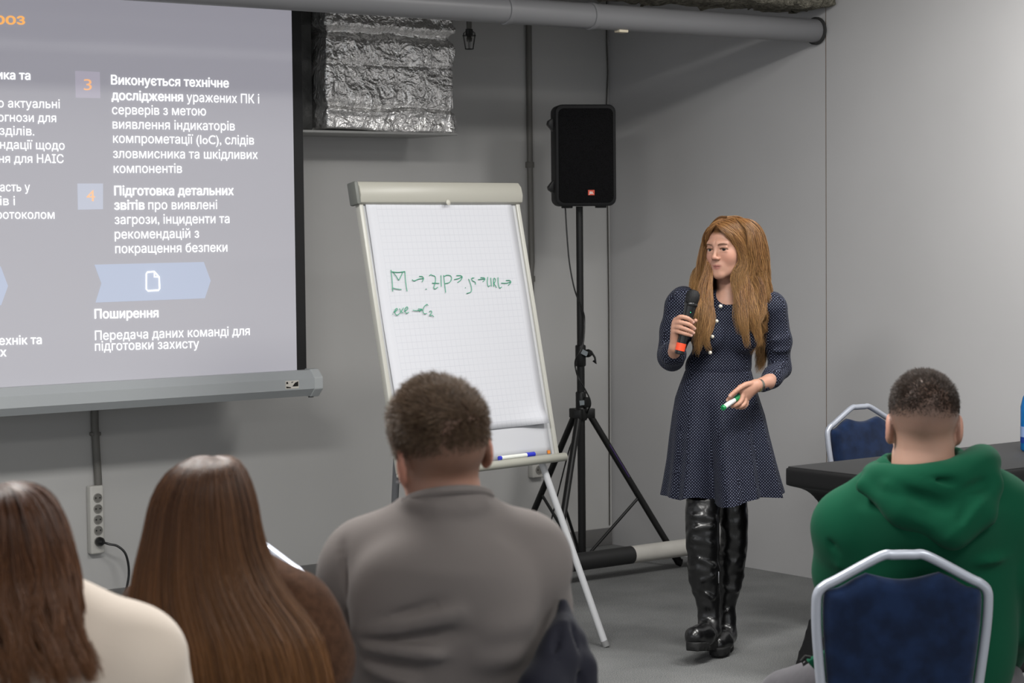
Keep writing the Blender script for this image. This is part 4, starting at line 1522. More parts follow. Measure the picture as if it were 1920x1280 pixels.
def flow_hair(name, parent, guides, widths, m, per, S, rad, cols_fn, seed=2, wave=0.004, lenr=(0.72, 1.0), startj=0.0):
    """locks along guide lines: guides list of (k,3) points, widths list of (w0, w1) spread radii"""
    rg = np.random.default_rng(seed)
    Ps = []
    for g, w in zip(guides, widths):
        c = spline(np.asarray(g), S)
        t = np.gradient(c, axis=0); t /= np.linalg.norm(t, axis=1, keepdims=True)
        a = np.cross(t, np.array([0, 1.0, 0])); a /= np.linalg.norm(a, axis=1, keepdims=True) + 1e-9
        b = np.cross(t, a)
        ang = rg.random((per, 1, 1)) * 2 * PI
        r0 = np.sqrt(rg.random((per, 1, 1)))
        T = np.linspace(0, 1, S)[None, :, None]
        fr = lenr[0] + (lenr[1] - lenr[0]) * rg.random(per)
        st = rg.random(per) * startj
        pos = (st[:, None] + (fr - st)[:, None] * np.linspace(0, 1, S)[None, :]) * (S - 1)
        i0 = np.clip(pos.astype(int), 0, S - 2); fq = (pos - i0)[..., None]
        lerp = lambda arr: arr[i0] * (1 - fq) + arr[i0 + 1] * fq
        c, a, b = lerp(c), lerp(a), lerp(b)
        W = np.interp(pos / (S - 1), np.linspace(0, 1, len(w)), w)[..., None]
        ang2 = ang + 0.8 * np.sin(T * 5 + rg.random((per, 1, 1)) * 6)
        P = c + W * r0 * (a * np.cos(ang2) + b * 0.6 * np.sin(ang2))
        P = P + wave * np.sin(T * (8 + 5 * rg.random((per, 1, 1))) + rg.random((per, 1, 1)) * 6) * T * a
        Ps.append(P)
    P = np.concatenate(Ps)
    tp = np.linspace(0, 1, S)
    r = rad * np.where(tp > 0.7, 1 - 0.8 * (tp - 0.7) / 0.3, 1.0)
    V, Q, C = strands_mesh(name, P, r, cols_fn(len(P), S))
    return V, Q, C


# ------------------------------------------------------------------ the standing woman
W = Frame(1350, 8.2)
t = thing('person', 'standing woman in navy dotted dress and tall black boots speaking into a microphone', 'person', W.o, -YAW)
WOMAN = t
# ---- head
HC = W(1366, 465.5, -0.005)
HR = rot_from(math.radians(38), math.radians(3), math.radians(-2))
HS = 0.97
f = Field(W(1235, 1195, 0.0) - np.array([0, 0.31, 0]), np.array([W(1490, 600, 0)[0], 0.19, HC[2] + 0.14]), 0.0023)
add_head(f, HC, HR, HS)
nb_ = W(1368, 562, 0.02)
f.cap(HC + np.array([0.0, 0.022, -0.055]), nb_, 0.046, 0.048, 0.022)
f.cap(nb_, nb_ + np.array([0, 0.0, -0.03]), 0.05, 0.075, 0.02)
# ---- hands
MIC_T, MIC_B = W(1302, 543, -0.225), W(1273, 664, -0.235)
mic_d = (MIC_B - MIC_T) / np.linalg.norm(MIC_B - MIC_T)


def fing(f, pts, r):
    f.chain(spline(np.array(pts), 3 * (len(pts) - 1) + 1), list(np.linspace(r[0], r[1], 3 * (len(pts) - 1) + 1)), 0.002)


mD = -0.228
fing(f, [W(1268, 600, mD - 0.004), W(1276, 594, mD - 0.022), W(1290, 597, mD - 0.029), W(1299, 604, mD - 0.018)], (0.0092, 0.0072))
fing(f, [W(1266, 606, mD - 0.004), W(1275, 604, mD - 0.025), W(1291, 608, mD - 0.031), W(1302, 616, mD - 0.018)], (0.0094, 0.0072))
fing(f, [W(1265, 613, mD - 0.004), W(1274, 613, mD - 0.025), W(1289, 618, mD - 0.031), W(1300, 624, mD - 0.019)], (0.0090, 0.0068))
fing(f, [W(1265, 620, mD - 0.002), W(1273, 622, mD - 0.023), W(1286, 626, mD - 0.029), W(1296, 629, mD - 0.02)], (0.0082, 0.0060))
wr_ = W(1266, 652, mD + 0.030)
for p, r in (((1268, 601), 0.012), ((1266, 607), 0.012), ((1265, 614), 0.0115), ((1265, 621), 0.011)):
    f.cap(W(*p, mD + 0.002), wr_ + (W(*p, mD) - wr_) * 0.12, r, 0.016, 0.010)
f.cap(W(1271, 628, mD + 0.016), W(1275, 618, mD + 0.026), 0.014, 0.012, 0.01)
fing(f, [W(1275, 622, mD + 0.026), W(1287, 611, mD + 0.031), W(1297, 605, mD + 0.024), W(1304, 601, mD + 0.010)], (0.0115, 0.0080))
f.cap(wr_, W(1262, 668, mD + 0.09), 0.020, 0.023, 0.012)
f.chain([wr_, W(1262, 668, mD + 0.09), W(1258, 672, -0.04), W(1268, 620, 0.0), W(1284, 572, 0.015)], [0.020, 0.026, 0.034, 0.036, 0.042], 0.012)
nails = [W(1302, 616.5, mD - 0.022), W(1300.5, 624, mD - 0.022), W(1296.8, 629, mD - 0.024), W(1299.5, 604, mD - 0.022)]


def tint(V, col, pts, r, to):
    for p in pts:
        w = np.clip(1.6 - np.linalg.norm(V - p, axis=1) / r * 1.2, 0, 1)[:, None]
        col[:] = col * (1 - w) + np.array(to) * w


# left hand
lD = -0.185
wl = W(1418, 722, lD + 0.02)
kn = [W(1388, 727, lD - 0.012), W(1392, 734, lD - 0.012), W(1396, 742, lD - 0.006), W(1399, 749, lD + 0.004)]
for p, r in zip(kn, (0.0125, 0.0125, 0.012, 0.011)):
    f.cap(p, wl + (p - wl) * 0.15, r, 0.0175, 0.012)
fing(f, [kn[0], W(1379, 735, lD - 0.030), W(1371, 743, lD - 0.036), W(1364, 750, lD - 0.030)], (0.0092, 0.0068))
fing(f, [kn[1], W(1391, 748, lD - 0.022), W(1384, 757, lD - 0.032), W(1373, 762, lD - 0.026)], (0.0095, 0.0070))
fing(f, [kn[2], W(1397, 754, lD - 0.012), W(1391, 761, lD - 0.022), W(1381, 764, lD - 0.014)], (0.0092, 0.0066))
fing(f, [kn[3], W(1400, 757, lD + 0.000), W(1395, 763, lD - 0.006), W(1388, 765, lD + 0.002)], (0.0082, 0.0060))
fing(f, [W(1409, 719, lD + 0.004), W(1396, 722, lD - 0.020), W(1382, 731, lD - 0.040), W(1369, 742, lD - 0.050)], (0.0115, 0.0078))
f.cap(wl, W(1440, 716, lD + 0.07), 0.0185, 0.0225, 0.012)
f.chain([wl, W(1440, 716, lD + 0.07), W(1462, 690, 0.02), W(1456, 640, 0.015), W(1440, 575, 0.015)], [0.0185, 0.024, 0.032, 0.034, 0.040], 0.012)
# ---- torso and legs under the clothes (tights show between hem and boots)
f.ell(W(1358, 620, 0.01), (0.115, 0.08, 0.14), 0.03)
f.ell(W(1347, 690, 0.01), (0.10, 0.075, 0.12), 0.03)
f.ell(W(1345, 755, 0.015), (0.10, 0.075, 0.10), 0.03)
f.cap(W(1300, 572, 0.02), W(1435, 576, 0.02), 0.04, 0.04, 0.03)
f.chain([W(1322, 800, 0.0), W(1319, 905, -0.012), W(1319, 985, -0.06), W(1326, 1130, -0.06)], [0.064, 0.050, 0.036, 0.03], 0.02)
f.chain([W(1372, 800, 0.03), W(1376, 910, 0.035), W(1376, 990, 0.045), W(1364, 1140, 0.07)], [0.064, 0.046, 0.034, 0.026], 0.02)
V, Q = f.mesh()
V = smooth_np(V, Q, 1, 0.4)
skin_w = lin('b58a76')
col = face_colours(V, HC, HR, HS, skin_w, lin('955a52'))
Lh = to_head(V, HC, HR, HS)
rt = (np.linalg.norm(Lh, axis=1) < 0.17)[:, None] * np.clip((Lh[:, 2] - 0.075 + 0.9 * np.clip(-Lh[:, 1] - 0.02, 0, 1) * 0.4) / 0.012, 0, 1)[:, None] * (Lh[:, 1:2] > -0.078)
col = col * (1 - rt) + np.array(lin('5a3c22')) * rt
near = np.linalg.norm(V - HC, axis=1) < 0.2
hand_c = np.array(lin('b78a75'))
col[~near & (V[:, 2] > W(1345, 800)[2])] = np.array(skin_w)
col[~near & (V[:, 2] <= W(1345, 800)[2])] = np.array(lin('2b1c18'))
for hx, hy, hd in ((1280, 625, mD), (1395, 740, lD)):
    m_ = np.linalg.norm((V - W(hx, hy, hd)) * np.array([1, 0.8, 1]), axis=1) < 0.105
    col[m_ & ~near] = hand_c
tint(V, col, nails, 0.006, lin('c7a092'))
tint(V, col, [W(1368, 743, lD - 0.056), W(1363, 750.5, lD - 0.033)], 0.006, lin('cda99b'))
link_mesh('body', np_mesh('body', V, Q, col=col), skin_m, t)
put_eyes(t, HC, HR, HS, gaze=math.radians(-12))
put_brows(t, HC, HR, HS, mat('brow_brown', '5e412c', rough=0.6))


# ---- dress: dotted fabric
def dotted_material():
    k = NT('navy_dotted_fabric')
    uv = k.n('ShaderNodeUVMap')
    mp = k.n('ShaderNodeMapping'); mp.inputs['Rotation'].default_value = (0, 0, PI / 4); mp.inputs['Scale'].default_value = (1 / 0.0080, 1 / 0.0080, 1)
    k.l(uv.outputs[0], mp.inputs[0])
    sp = k.n('ShaderNodeSeparateXYZ'); k.l(mp.outputs[0], sp.inputs[0])
    fx_ = k.math('SUBTRACT', k.math('FRACT', sp.outputs[0]), 0.5)
    fy_ = k.math('SUBTRACT', k.math('FRACT', sp.outputs[1]), 0.5)
    r2 = k.math('ADD', k.math('MULTIPLY', fx_, fx_), k.math('MULTIPLY', fy_, fy_))
    dot = k.math('LESS_THAN', r2, 0.021)
    k.l(k.mix(dot, lin('0a0d1d'), lin('a0a8c2')), k.b.inputs['Base Color'])
    k.b.inputs['Roughness'].default_value = 0.75
    k.b.inputs['Specular IOR Level'].default_value = 0.2
    k.b.inputs['Sheen Weight'].default_value = 0.03
    return k.m


navy = dotted_material()
f = Field(W(1225, 740, 0) - np.array([0, 0.27, 0]), W(1500, 525, 0) + np.array([0, 0.17, 0]), 0.0042)
# bodice
f.ell(W(1357, 618, 0.015), (0.132, 0.098, 0.15), 0.03)
f.ell(W(1347, 688, 0.01), (0.126, 0.090, 0.095), 0.03)
f.cap(W(1292, 566, 0.02), W(1436, 572, 0.02), 0.040, 0.040, 0.03)
f.cap(W(1368, 561, 0.018), W(1368, 590, 0.015), 0.058, 0.09, 0.02)
f.ell(W(1326, 632, -0.062), (0.058, 0.050, 0.058), 0.025)
f.ell(W(1393, 634, -0.058), (0.058, 0.050, 0.058), 0.025)
# right sleeve (puffed, elbow bent sharply up)
f.ell(W(1281, 563, 0.015), (0.056, 0.058, 0.055), 0.02)
f.chain([W(1276, 575, 0.01), W(1268, 620, 0.0), W(1259, 660, -0.01)], [0.062, 0.056, 0.050], 0.02)
f.ell(W(1258, 672, -0.03), (0.046, 0.055, 0.042), 0.02)
f.chain([W(1259, 670, -0.05), W(1262, 662, -0.13), W(1264, 656, mD + 0.062)], [0.050, 0.044, 0.028], 0.018)
# left sleeve
f.ell(W(1446, 572, 0.015), (0.052, 0.058, 0.052), 0.02)
f.chain([W(1448, 580, 0.01), W(1458, 640, 0.015), W(1462, 688, 0.02)], [0.058, 0.050, 0.042], 0.02)
f.chain([W(1462, 690, 0.02), W(1447, 708, -0.06), W(1429, 722, lD + 0.055)], [0.043, 0.036, 0.028], 0.018)


def wfolds(x, y, z):
    d = 0.0
    for a, b, w_, amp in (
        (W(1256, 600, -0.05), W(1286, 612, -0.03), 0.010, 0.008), (W(1246, 625, -0.04), W(1280, 632, -0.04), 0.009, 0.008),
        (W(1240, 655, -0.06), W(1262, 690, -0.06), 0.008, 0.006), (W(1248, 650, -0.08), W(1272, 684, -0.06), 0.008, 0.005),
        (W(1266, 540, -0.03), W(1276, 575, -0.045), 0.008, 0.006), (W(1286, 545, -0.03), W(1290, 575, -0.045), 0.007, 0.006),
        (W(1438, 552, -0.03), W(1440, 585, -0.045), 0.008, 0.006), (W(1456, 556, -0.02), W(1462, 600, -0.04), 0.008, 0.006),
        (W(1440, 640, -0.05), W(1480, 632, -0.02), 0.009, 0.007), (W(1440, 660, -0.05), W(1484, 655, -0.02), 0.009, 0.007), (W(1436, 690, -0.05), W(1480, 680, -0.03), 0.008, 0.006),
        (W(1440, 715, -0.08), W(1476, 700, -0.03), 0.008, 0.005),
        (W(1295, 660, -0.08), W(1345, 672, -0.10), 0.010, 0.005), (W(1400, 668, -0.08), W(1355, 680, -0.10), 0.010, 0.005), (W(1300, 682, -0.08), W(1330, 690, -0.09), 0.010, 0.004),
        (W(1350, 560, -0.06), W(1340, 600, -0.08), 0.010, 0.003),
    ):
        d = d + fold(x, y, z, a, b, w_, amp * 1.7)
    return d + 0.008 * (vnoise(x * 22, y * 22, z * 16) - 0.5)


f.disp(wfolds)
# open the neck so that skin shows
f.cut(lambda x, y, z: d_cap(x, y, z, W(1367, 530, -0.02), W(1366, 556, -0.02), 0.050, 0.046), W(1367, 560, -0.02) - 0.06, W(1367, 520, -0.02) + 0.06, 0.006)
# trim the bodice at the waist where the skirt starts
wz = W(1345, 702, 0)[2]
V, Q = f.mesh()
V = smooth_np(V, Q, 1)
BV, BQ = V, Q


# skirt: gathered cone with waves, hem rising over the forward leg
def skirt():
    nA, nZ = 180, 60
    rows = [(688, 1290, 1404), (694, 1285, 1409), (702, 1282, 1411), (720, 1275, 1416), (745, 1267, 1424), (780, 1262, 1435), (820, 1258, 1443), (860, 1255, 1452), (900, 1250, 1461), (928, 1246, 1468)]
    ys = np.array([r[0] for r in rows]); xl = np.array([r[1] for r in rows]); xr = np.array([r[2] for r in rows])
    V, UV = [], []
    ang = np.linspace(0, 2 * PI, nA, endpoint=False)
    for j in range(nZ + 1):
        v = j / nZ
        py = 688 + (928 - 688) * v
        l, r = np.interp(py, ys, xl), np.interp(py, ys, xr)
        pl, pr = W(l, py, 0), W(r, py, 0)
        c = (pl + pr) / 2
        a = (pr[0] - pl[0]) / 2
        b = np.interp(v, [0, 0.03, 0.2, 0.5, 1], [0.078, 0.090, 0.115, 0.140, 0.175])
        amp = 0.054 * max(0.0, v - 0.10) ** 1.0
        w_ = np.sin(7 * ang + 0.8) * 0.6 + np.sin(11 * ang + 2.0) * 0.4 + 0.35 * np.sin(4 * ang + 0.4)
        edge = np.abs(np.sin(ang))  # keep the outline as seen
        rr_ = 1 + amp * w_ / 0.16 * (1 - 0.75 * edge ** 4)
        x = c[0] + a * rr_ * np.sin(ang)
        y = 0.012 - b * rr_ * np.cos(ang)
        z = np.full(nA, c[2])
        hem = v ** 3 * (0.016 * np.sin(3 * ang - 0.5) * np.cos(ang) + 0.030 * np.exp(-((np.arctan2(np.sin(ang + 0.55), np.cos(ang + 0.55))) / 0.22) ** 2) - 0.012 * np.cos(ang))
        z = z + hem
        V.append(np.stack([x, y, z], 1))
    V = np.array(V)
    # fabric coordinates by arc length along each row at mid height
    idx = np.arange((nZ + 1) * nA).reshape(nZ + 1, nA)
    i2 = np.roll(idx, -1, 1)
    Q = np.stack([idx[:-1], idx[1:], i2[1:], i2[:-1]], -1).reshape(-1, 4)
    return V.reshape(-1, 3), Q


SV, SQ = skirt()
Vall = np.concatenate([BV, SV]); Qall = np.concatenate([BQ, SQ + len(BV)])
dress = link_mesh('dress', np_mesh('dress', Vall, Qall, uv=box_uv(Vall, Qall)), navy, t)
pearl = mat('pearl', 'd9d3c4', rough=0.2, spec=0.8, coat=0.4)
for bx_, by_, bd_ in ((1351, 574, -0.083), (1343.5, 602, -0.098), (1335.5, 631, -0.112), (1331.5, 661, -0.107)):
    MB().lathe([(0.0005, -0.006), (0.005, -0.005), (0.0075, 0), (0.0065, 0.004), (0.003, 0.0068), (0.0004, 0.0075)], tuple(W(bx_, by_, bd_ - 0.003)), (0, -1, 0), n=16).build('pearl_button', pearl, dress)
# bracelet watch on the left wrist
wm = MB()
wc, wdir = W(1423, 722, lD + 0.032), None
dirw = (W(1440, 716, lD + 0.07) - W(1418, 722, lD + 0.02)); dirw = dirw / np.linalg.norm(dirw)
wm.lathe([(0.0225, -0.0065), (0.0255, -0.005), (0.0255, 0.005), (0.0225, 0.0065)], tuple(wc), tuple(dirw), n=24)
wo = wm.build('wristwatch', mat('watch_metal', '8d8a80', rough=0.25, metal=0.9), t)
MB().lathe([(0.010, -0.002), (0.010, 0.003), (0.009, 0.004)], tuple(wc + np.array([-0.002, -0.022, -0.013])), (0.15, -0.85, -0.5), n=20).build('watch_face', mat('watch_face', 'b9a777', rough=0.25, metal=0.6), wo)

# ---- boots
leather = mat('black_leather', '0d0d0e', rough=0.3, spec=0.6, bump=0.25, bscale=28, bdist=0.006, coat=0.15)
sole_m = mat('boot_sole', '0b0b0b', rough=0.7)


def boot(legpts, legr, foot, footr, solepts, solew, folds, seed):
    lo = np.min(np.array([*legpts, *foot, *solepts]), 0) - 0.11
    hi = np.max(np.array([*legpts, *foot, *solepts]), 0) + 0.11
    f = Field(lo, hi, 0.0042)
    n = 14
    f.chain(spline(np.array(legpts), n), list(np.interp(np.linspace(0, 1, n), np.linspace(0, 1, len(legr)), legr)), 0.012)
    f.chain(foot, footr, 0.02)
    zt = legpts[0][2]
    f.cut(lambda x, y, z: zt - z + 0 * x + 0 * y, lo, hi, 0.003)
    f.F = f.F  # open top is closed by the leg inside
    def dd(x, y, z):
        zz = (z - legpts[-1][2]) / (zt - legpts[-1][2])
        d = 0.010 * (vnoise(x * 16 + seed, y * 16, z * 24) - 0.5) * (zz > -0.2) + 0.005 * (vnoise(x * 40 + seed, y * 40, z * 46) - 0.5)
        for a, b, w_, amp in folds:
            d = d + fold(x, y, z, a, b, w_, amp * 1.5)
        return d
    f.disp(dd)
    V, Q = f.mesh()
    V = smooth_np(V, Q, 1, 0.4)
    o = link_mesh('boot', np_mesh('boot', V, Q), leather, t)
    # lug sole
    s = Field(lo - 0.03, hi + 0.03, 0.0045)
    a, b = np.asarray(solepts[0]), np.asarray(solepts[1])
    dv = (b - a) / np.linalg.norm(b - a)
    sd = np.cross(dv, np.array([0, 0, 1.0])); sd /= np.linalg.norm(sd)
    un = np.cross(sd, dv)
    def sole(x, y, z):
        X, Y, Z = x - a[0], y - a[1], z - a[2]
        u = X * dv[0] + Y * dv[1] + Z * dv[2]
        v = X * sd[0] + Y * sd[1] + Z * sd[2]
        w_ = X * un[0] + Y * un[1] + Z * un[2]
        L = np.linalg.norm(b - a)
        hwid = np.interp(np.clip(u / L, 0, 1), [0, 0.25, 0.5, 0.8, 1], [solew * 0.82, solew * 0.85, solew * 0.78, solew, solew * 0.8])
        dcap = np.sqrt(np.maximum(np.maximum(-u, u - L), 0) ** 2 + v ** 2) - hwid
        lug = 0.004 * (np.sin(u * 2 * PI / 0.022) > 0.2) * (w_ < -0.006)
        return np.maximum(dcap + lug, np.abs(w_) - 0.017 - np.where(u < L * 0.32, 0.007, 0) * (w_ < 0))
    s.add(sole, np.minimum(a, b) - 0.09, np.maximum(a, b) + 0.09, 0.002)
    V, Q = s.mesh()
    V = smooth_np(V, Q, 1, 0.5)
    link_mesh('sole', np_mesh('sole', V, Q), sole_m, o)
    return o


rD = -0.06
F1 = [(W(1290, 965, rD - 0.05), W(1346, 972, rD - 0.05), 0.010, 0.010), (W(1292, 992, rD - 0.06), W(1345, 985, rD - 0.06), 0.009, 0.010), (W(1295, 1010, rD - 0.05), W(1340, 1020, rD - 0.06), 0.010, 0.008),
      (W(1300, 1045, rD - 0.06), W(1350, 1062, rD - 0.05), 0.010, 0.008), (W(1310, 1090, rD - 0.05), W(1346, 1075, rD - 0.05), 0.008, 0.007), (W(1318, 1110, rD - 0.05), W(1345, 1125, rD - 0.04), 0.008, 0.007), (W(1312, 1140, rD - 0.06), W(1346, 1135, rD - 0.05), 0.007, 0.006)]
b1 = boot([W(1318.5, 931, rD + 0.02), W(1318, 985, rD), W(1320, 1030, rD + 0.005), W(1321, 1080, rD + 0.01), W(1327, 1120, rD + 0.01), W(1331, 1158, rD + 0.01)],
          [0.066, 0.060, 0.060, 0.058, 0.045, 0.041],
          [W(1331, 1160, rD + 0.01), W(1331, 1182, rD - 0.01), W(1316, 1192, rD - 0.10), W(1303, 1193, rD - 0.155)], [0.041, 0.044, 0.044, 0.037],
          [W(1338, 1207, rD + 0.005), W(1303, 1211, rD - 0.165)], 0.042, F1, 3)
MB().box(tuple(W(1347.5, 1082, rD - 0.03)), (0.004, 0.006, 0.045), bevel=0.0015).build('zip_puller', mat('zip_metal', 'a5a5a8', rough=0.3, metal=1.0), b1)
lgD = 0.05
F2 = [(W(1352, 985, lgD - 0.04), W(1398, 975, lgD - 0.04), 0.010, 0.009), (W(1352, 1030, lgD - 0.04), W(1398, 1045, lgD - 0.03), 0.010, 0.009), (W(1352, 1100, lgD - 0.03), W(1390, 1110, lgD - 0.03), 0.009, 0.006), (W(1348, 1150, lgD - 0.03), W(1376, 1142, lgD - 0.03), 0.007, 0.006)]
boot([W(1374, 938, lgD - 0.015), W(1376, 990, lgD - 0.01), W(1373, 1040, lgD + 0.005), W(1369, 1090, lgD + 0.01), W(1363, 1135, lgD + 0.015), W(1361, 1168, lgD + 0.01)],
     [0.054, 0.053, 0.052, 0.046, 0.034, 0.033],
     [W(1361, 1168, lgD + 0.01), W(1360, 1190, lgD), W(1352, 1203, lgD - 0.09), W(1346, 1208, lgD - 0.13)], [0.034, 0.040, 0.040, 0.034],
     [W(1359, 1215.5, lgD + 0.0) * np.array([1, 1, 0]) + np.array([0, 0, 0.0245]), W(1347, 1222, lgD - 0.14) * np.array([1, 1, 0]) + np.array([0, 0, 0.0245])], 0.042, F2, 9)

# ---- hair: centre parted, long, waved, light ginger brown
gh = hair_material('ginger_hair', 0.42, 0.5)
ginger, gdark, glight = lin('7a502d'), lin('472c17'), lin('b98b55')
gcols = lambda n, S: ribbon_cols(n, S, ginger, gdark, glight, lin('b8935f'), 0.45)
# lofted envelope: rows z, cx, cy, a, b
def lev(py, xl, xr, cy, b, pad=0.0):
    L, R_2 = W(xl, py, 0.0), W(xr, py, 0.0)
    return (L[2], (L[0] + R_2[0]) / 2, cy, (R_2[0] - L[0]) / 2 + pad, b)


HL = [lev(408.5, 1371, 1385, 0.0, 0.010), lev(412, 1350, 1406, 0.004, 0.040), lev(420, 1337, 1419, 0.008, 0.070), lev(436, 1326, 1430, 0.010, 0.093), lev(460, 1318, 1437, 0.012, 0.104), lev(490, 1312, 1440, 0.016, 0.105), lev(520, 1307, 1442, 0.018, 0.104),
      lev(550, 1300, 1446, 0.02, 0.108), lev(580, 1300, 1444, 0.015, 0.125), lev(610, 1305, 1440, 0.02, 0.128), lev(640, 1314, 1436, 0.03, 0.122), lev(680, 1325, 1437, 0.045, 0.115)]
face_a = math.radians(-38)


def phi_w(u):
    # leave the face open: strands start 62 deg to one side of the face and go round the back
    return face_a + math.radians(64) + u * (2 * PI - math.radians(64 + 46))


def keep_open(ph, T, z):
    """strands next to the face start near the parting and fall past the cheeks"""
    rel = (ph - face_a) % (2 * PI)
    top = np.clip(1 - T / 0.20, 0, 1)
    # near the crown the curtains close over the forehead sides
    lo_, hi_ = math.radians(64), 2 * PI - math.radians(46)
    shrink = 0.45 * top
    mid_ = (lo_ + hi_) / 2
    rel2 = mid_ + (rel - mid_) * (1 + shrink * 0.55)
    return face_a + rel2


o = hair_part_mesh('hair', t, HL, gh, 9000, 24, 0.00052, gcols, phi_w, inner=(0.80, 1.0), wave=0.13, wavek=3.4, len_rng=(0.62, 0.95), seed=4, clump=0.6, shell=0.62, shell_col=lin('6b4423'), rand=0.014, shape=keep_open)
# front locks over the chest and the tail behind the left arm
gl = []
wl_ = []
for g, w_ in [
    ([(1335, 478, -0.03), (1322, 545, -0.075), (1322, 590, -0.125), (1312, 640, -0.135), (1303, 668, -0.13)], (0.004, 0.018, 0.016, 0.012, 0.006)),
    ([(1331, 470, -0.025), (1318, 540, -0.06), (1312, 580, -0.11), (1310, 620, -0.13), (1300, 650, -0.13)], (0.004, 0.018, 0.016, 0.012, 0.006)),
    ([(1336, 490, -0.04), (1330, 560, -0.10), (1334, 600, -0.13), (1324, 635, -0.14), (1331, 660, -0.135)], (0.004, 0.014, 0.012, 0.008, 0.004)),
    ([(1386, 476, -0.04), (1388, 545, -0.085), (1392, 590, -0.12), (1396, 620, -0.13), (1403, 655, -0.12)], (0.004, 0.020, 0.018, 0.012, 0.006)),
    ([(1394, 470, -0.04), (1402, 545, -0.08), (1412, 590, -0.11), (1420, 625, -0.11), (1425, 650, -0.10)], (0.004, 0.022, 0.020, 0.012, 0.006)),
    ([(1412, 470, -0.03), (1424, 540, -0.06), (1428, 580, -0.08), (1416, 608, -0.10), (1406, 622, -0.11)], (0.004, 0.022, 0.016, 0.010, 0.006)),
    ([(1424, 575, 0.07), (1428, 640, 0.05), (1425, 672, 0.04), (1421, 702, 0.03)], (0.02, 0.018, 0.016, 0.006)),
    ([(1430, 575, 0.08), (1434, 640, 0.06), (1430, 670, 0.05), (1427, 695, 0.04)], (0.02, 0.016, 0.014, 0.005)),
]:
    gl.append([W(*p) for p in g]); wl_.append(w_)
V1, Q1, C1 = flow_hair('hair', t, gl, wl_, gh, 330, 22, 0.0005, gcols, seed=8, wave=0.009, lenr=(0.62, 1.0), startj=0.12)
# face-framing curtains that hug the head from the parting, then fall past the cheeks to the shoulders
hp = lambda x, y, z: HC + HR @ (np.array([x, y, z]) * HS)
gl2, wl2 = [], []
ends = {-1: [(1326, 520), (1322, 520), (1318, 518), (1314, 516), (1310, 514), (1308, 512), (1308, 510)], 1: [(1380, 520), (1386, 520), (1394, 520), (1402, 520), (1410, 518), (1418, 516), (1426, 514)]}
for sgn in (-1, 1):
    for k_ in range(7):
        q = k_ / 6
        g = [hp(sgn * 0.002, -0.080 + 0.12 * q, 0.098 + 0.024 * q), hp(sgn * (0.030 + 0.012 * q), -0.082 + 0.105 * q, 0.080 + 0.030 * q), hp(sgn * (0.059 + 0.012 * q), -0.064 + 0.088 * q, 0.046 + 0.034 * q), hp(sgn * (0.074 + 0.010 * q), -0.040 + 0.075 * q, 0.005), hp(sgn * (0.079 + 0.008 * q), -0.030 + 0.06 * q, -0.055)]
        ex, ey = ends[sgn][k_]
        yy = g[-1][1]
        dx = (-6 if sgn < 0 else 4)
        g += [W(ex, ey, yy - 0.008), W(ex + dx, ey + 40, min(yy - 0.02, -0.05 + 0.05 * q)), W(ex + dx * 0.6, ey + 75 - 14 * q, -0.105 + 0.06 * q), W(ex + dx * 1.6, ey + 108 - 25 * q + 8 * (k_ % 3), -0.12 + 0.06 * q)]
        gl2.append(g)
        wl2.append((0.003, 0.010, 0.014, 0.015, 0.016, 0.017, 0.016, 0.013, 0.003))
V2, Q2, C2 = flow_hair('hair', t, gl2, wl2, gh, 380, 30, 0.0005, gcols, seed=21, wave=0.009, lenr=(0.60, 1.0))
# crown: fills between the two curtains and the back
gl3, wl3 = [], []
for k_ in range(15):
    a_ = face_a + math.radians(100 + 160 * k_ / 14)
    g = [HC + np.array([0, 0, 0.0]) + HR @ (np.array([0, 0.0 + 0.03 * math.sin(PI * k_ / 14), 0.1185]) * HS)]
    for zz, rr_ in ((0.108, 0.045), (0.075, 0.080), (0.02, 0.098), (-0.05, 0.104)):
        g.append(HC + np.array([math.sin(a_) * rr_ * 0.9, 0.02 - math.cos(a_) * rr_ * 1.0, zz]))
    gl3.append(g); wl3.append((0.006, 0.014, 0.020, 0.020, 0.018))
V3, Q3, C3 = flow_hair('hair', t, gl3, wl3, gh, 260, 14, 0.0005, gcols, seed=31, wave=0.002, lenr=(0.8, 1.0))
V = np.concatenate([V1, V2, V3]); Q = np.concatenate([Q1, Q2 + len(V1), Q3 + len(V1) + len(V2)]); C = np.concatenate([C1, C2, C3])
link_mesh('hair_locks', np_mesh('hair_locks', V, Q, col=C), gh, t)

# ---- what she holds
t2 = thing('microphone', 'black wireless handheld microphone with an orange band in the hand of the standing woman', 'microphone', W.o, -YAW)
L_ = float(np.linalg.norm(MIC_B - MIC_T))
body_m = mat('mic_black', '101011', rough=0.3, spec=0.6)
md = tuple(mic_d)
MB().lathe([(0.002, 0.0), (0.016, 0.003), (0.0245, 0.014), (0.0265, 0.028), (0.0255, 0.042), (0.0235, 0.050)], tuple(MIC_T), md, n=24).build('mesh_head', mat('mic_grille', '1f1f20', rough=0.55, metal=0.4, bump=1.0, bscale=500, bdist=0.002), t2)
MB().lathe([(0.0235, 0.049), (0.0255, 0.052), (0.0255, 0.059), (0.0225, 0.063)], tuple(MIC_T), md, n=24).build('collar_ring', body_m, t2)
MB().lathe([(0.0225, 0.062), (0.0195, 0.10), (0.0175, 0.14), (0.0175, L_ - 0.042)], tuple(MIC_T), md, n=24).build('handle', body_m, t2)
MB().lathe([(0.0182, L_ - 0.042), (0.0182, L_ - 0.014)], tuple(MIC_T), md, n=24).build('orange_band', mat('mic_orange', 'f0502a', rough=0.5), t2)
MB().lathe([(0.0172, L_ - 0.014), (0.0172, L_ - 0.003), (0.014, L_)], tuple(MIC_T), md, n=24).build('end_cap', body_m, t2)
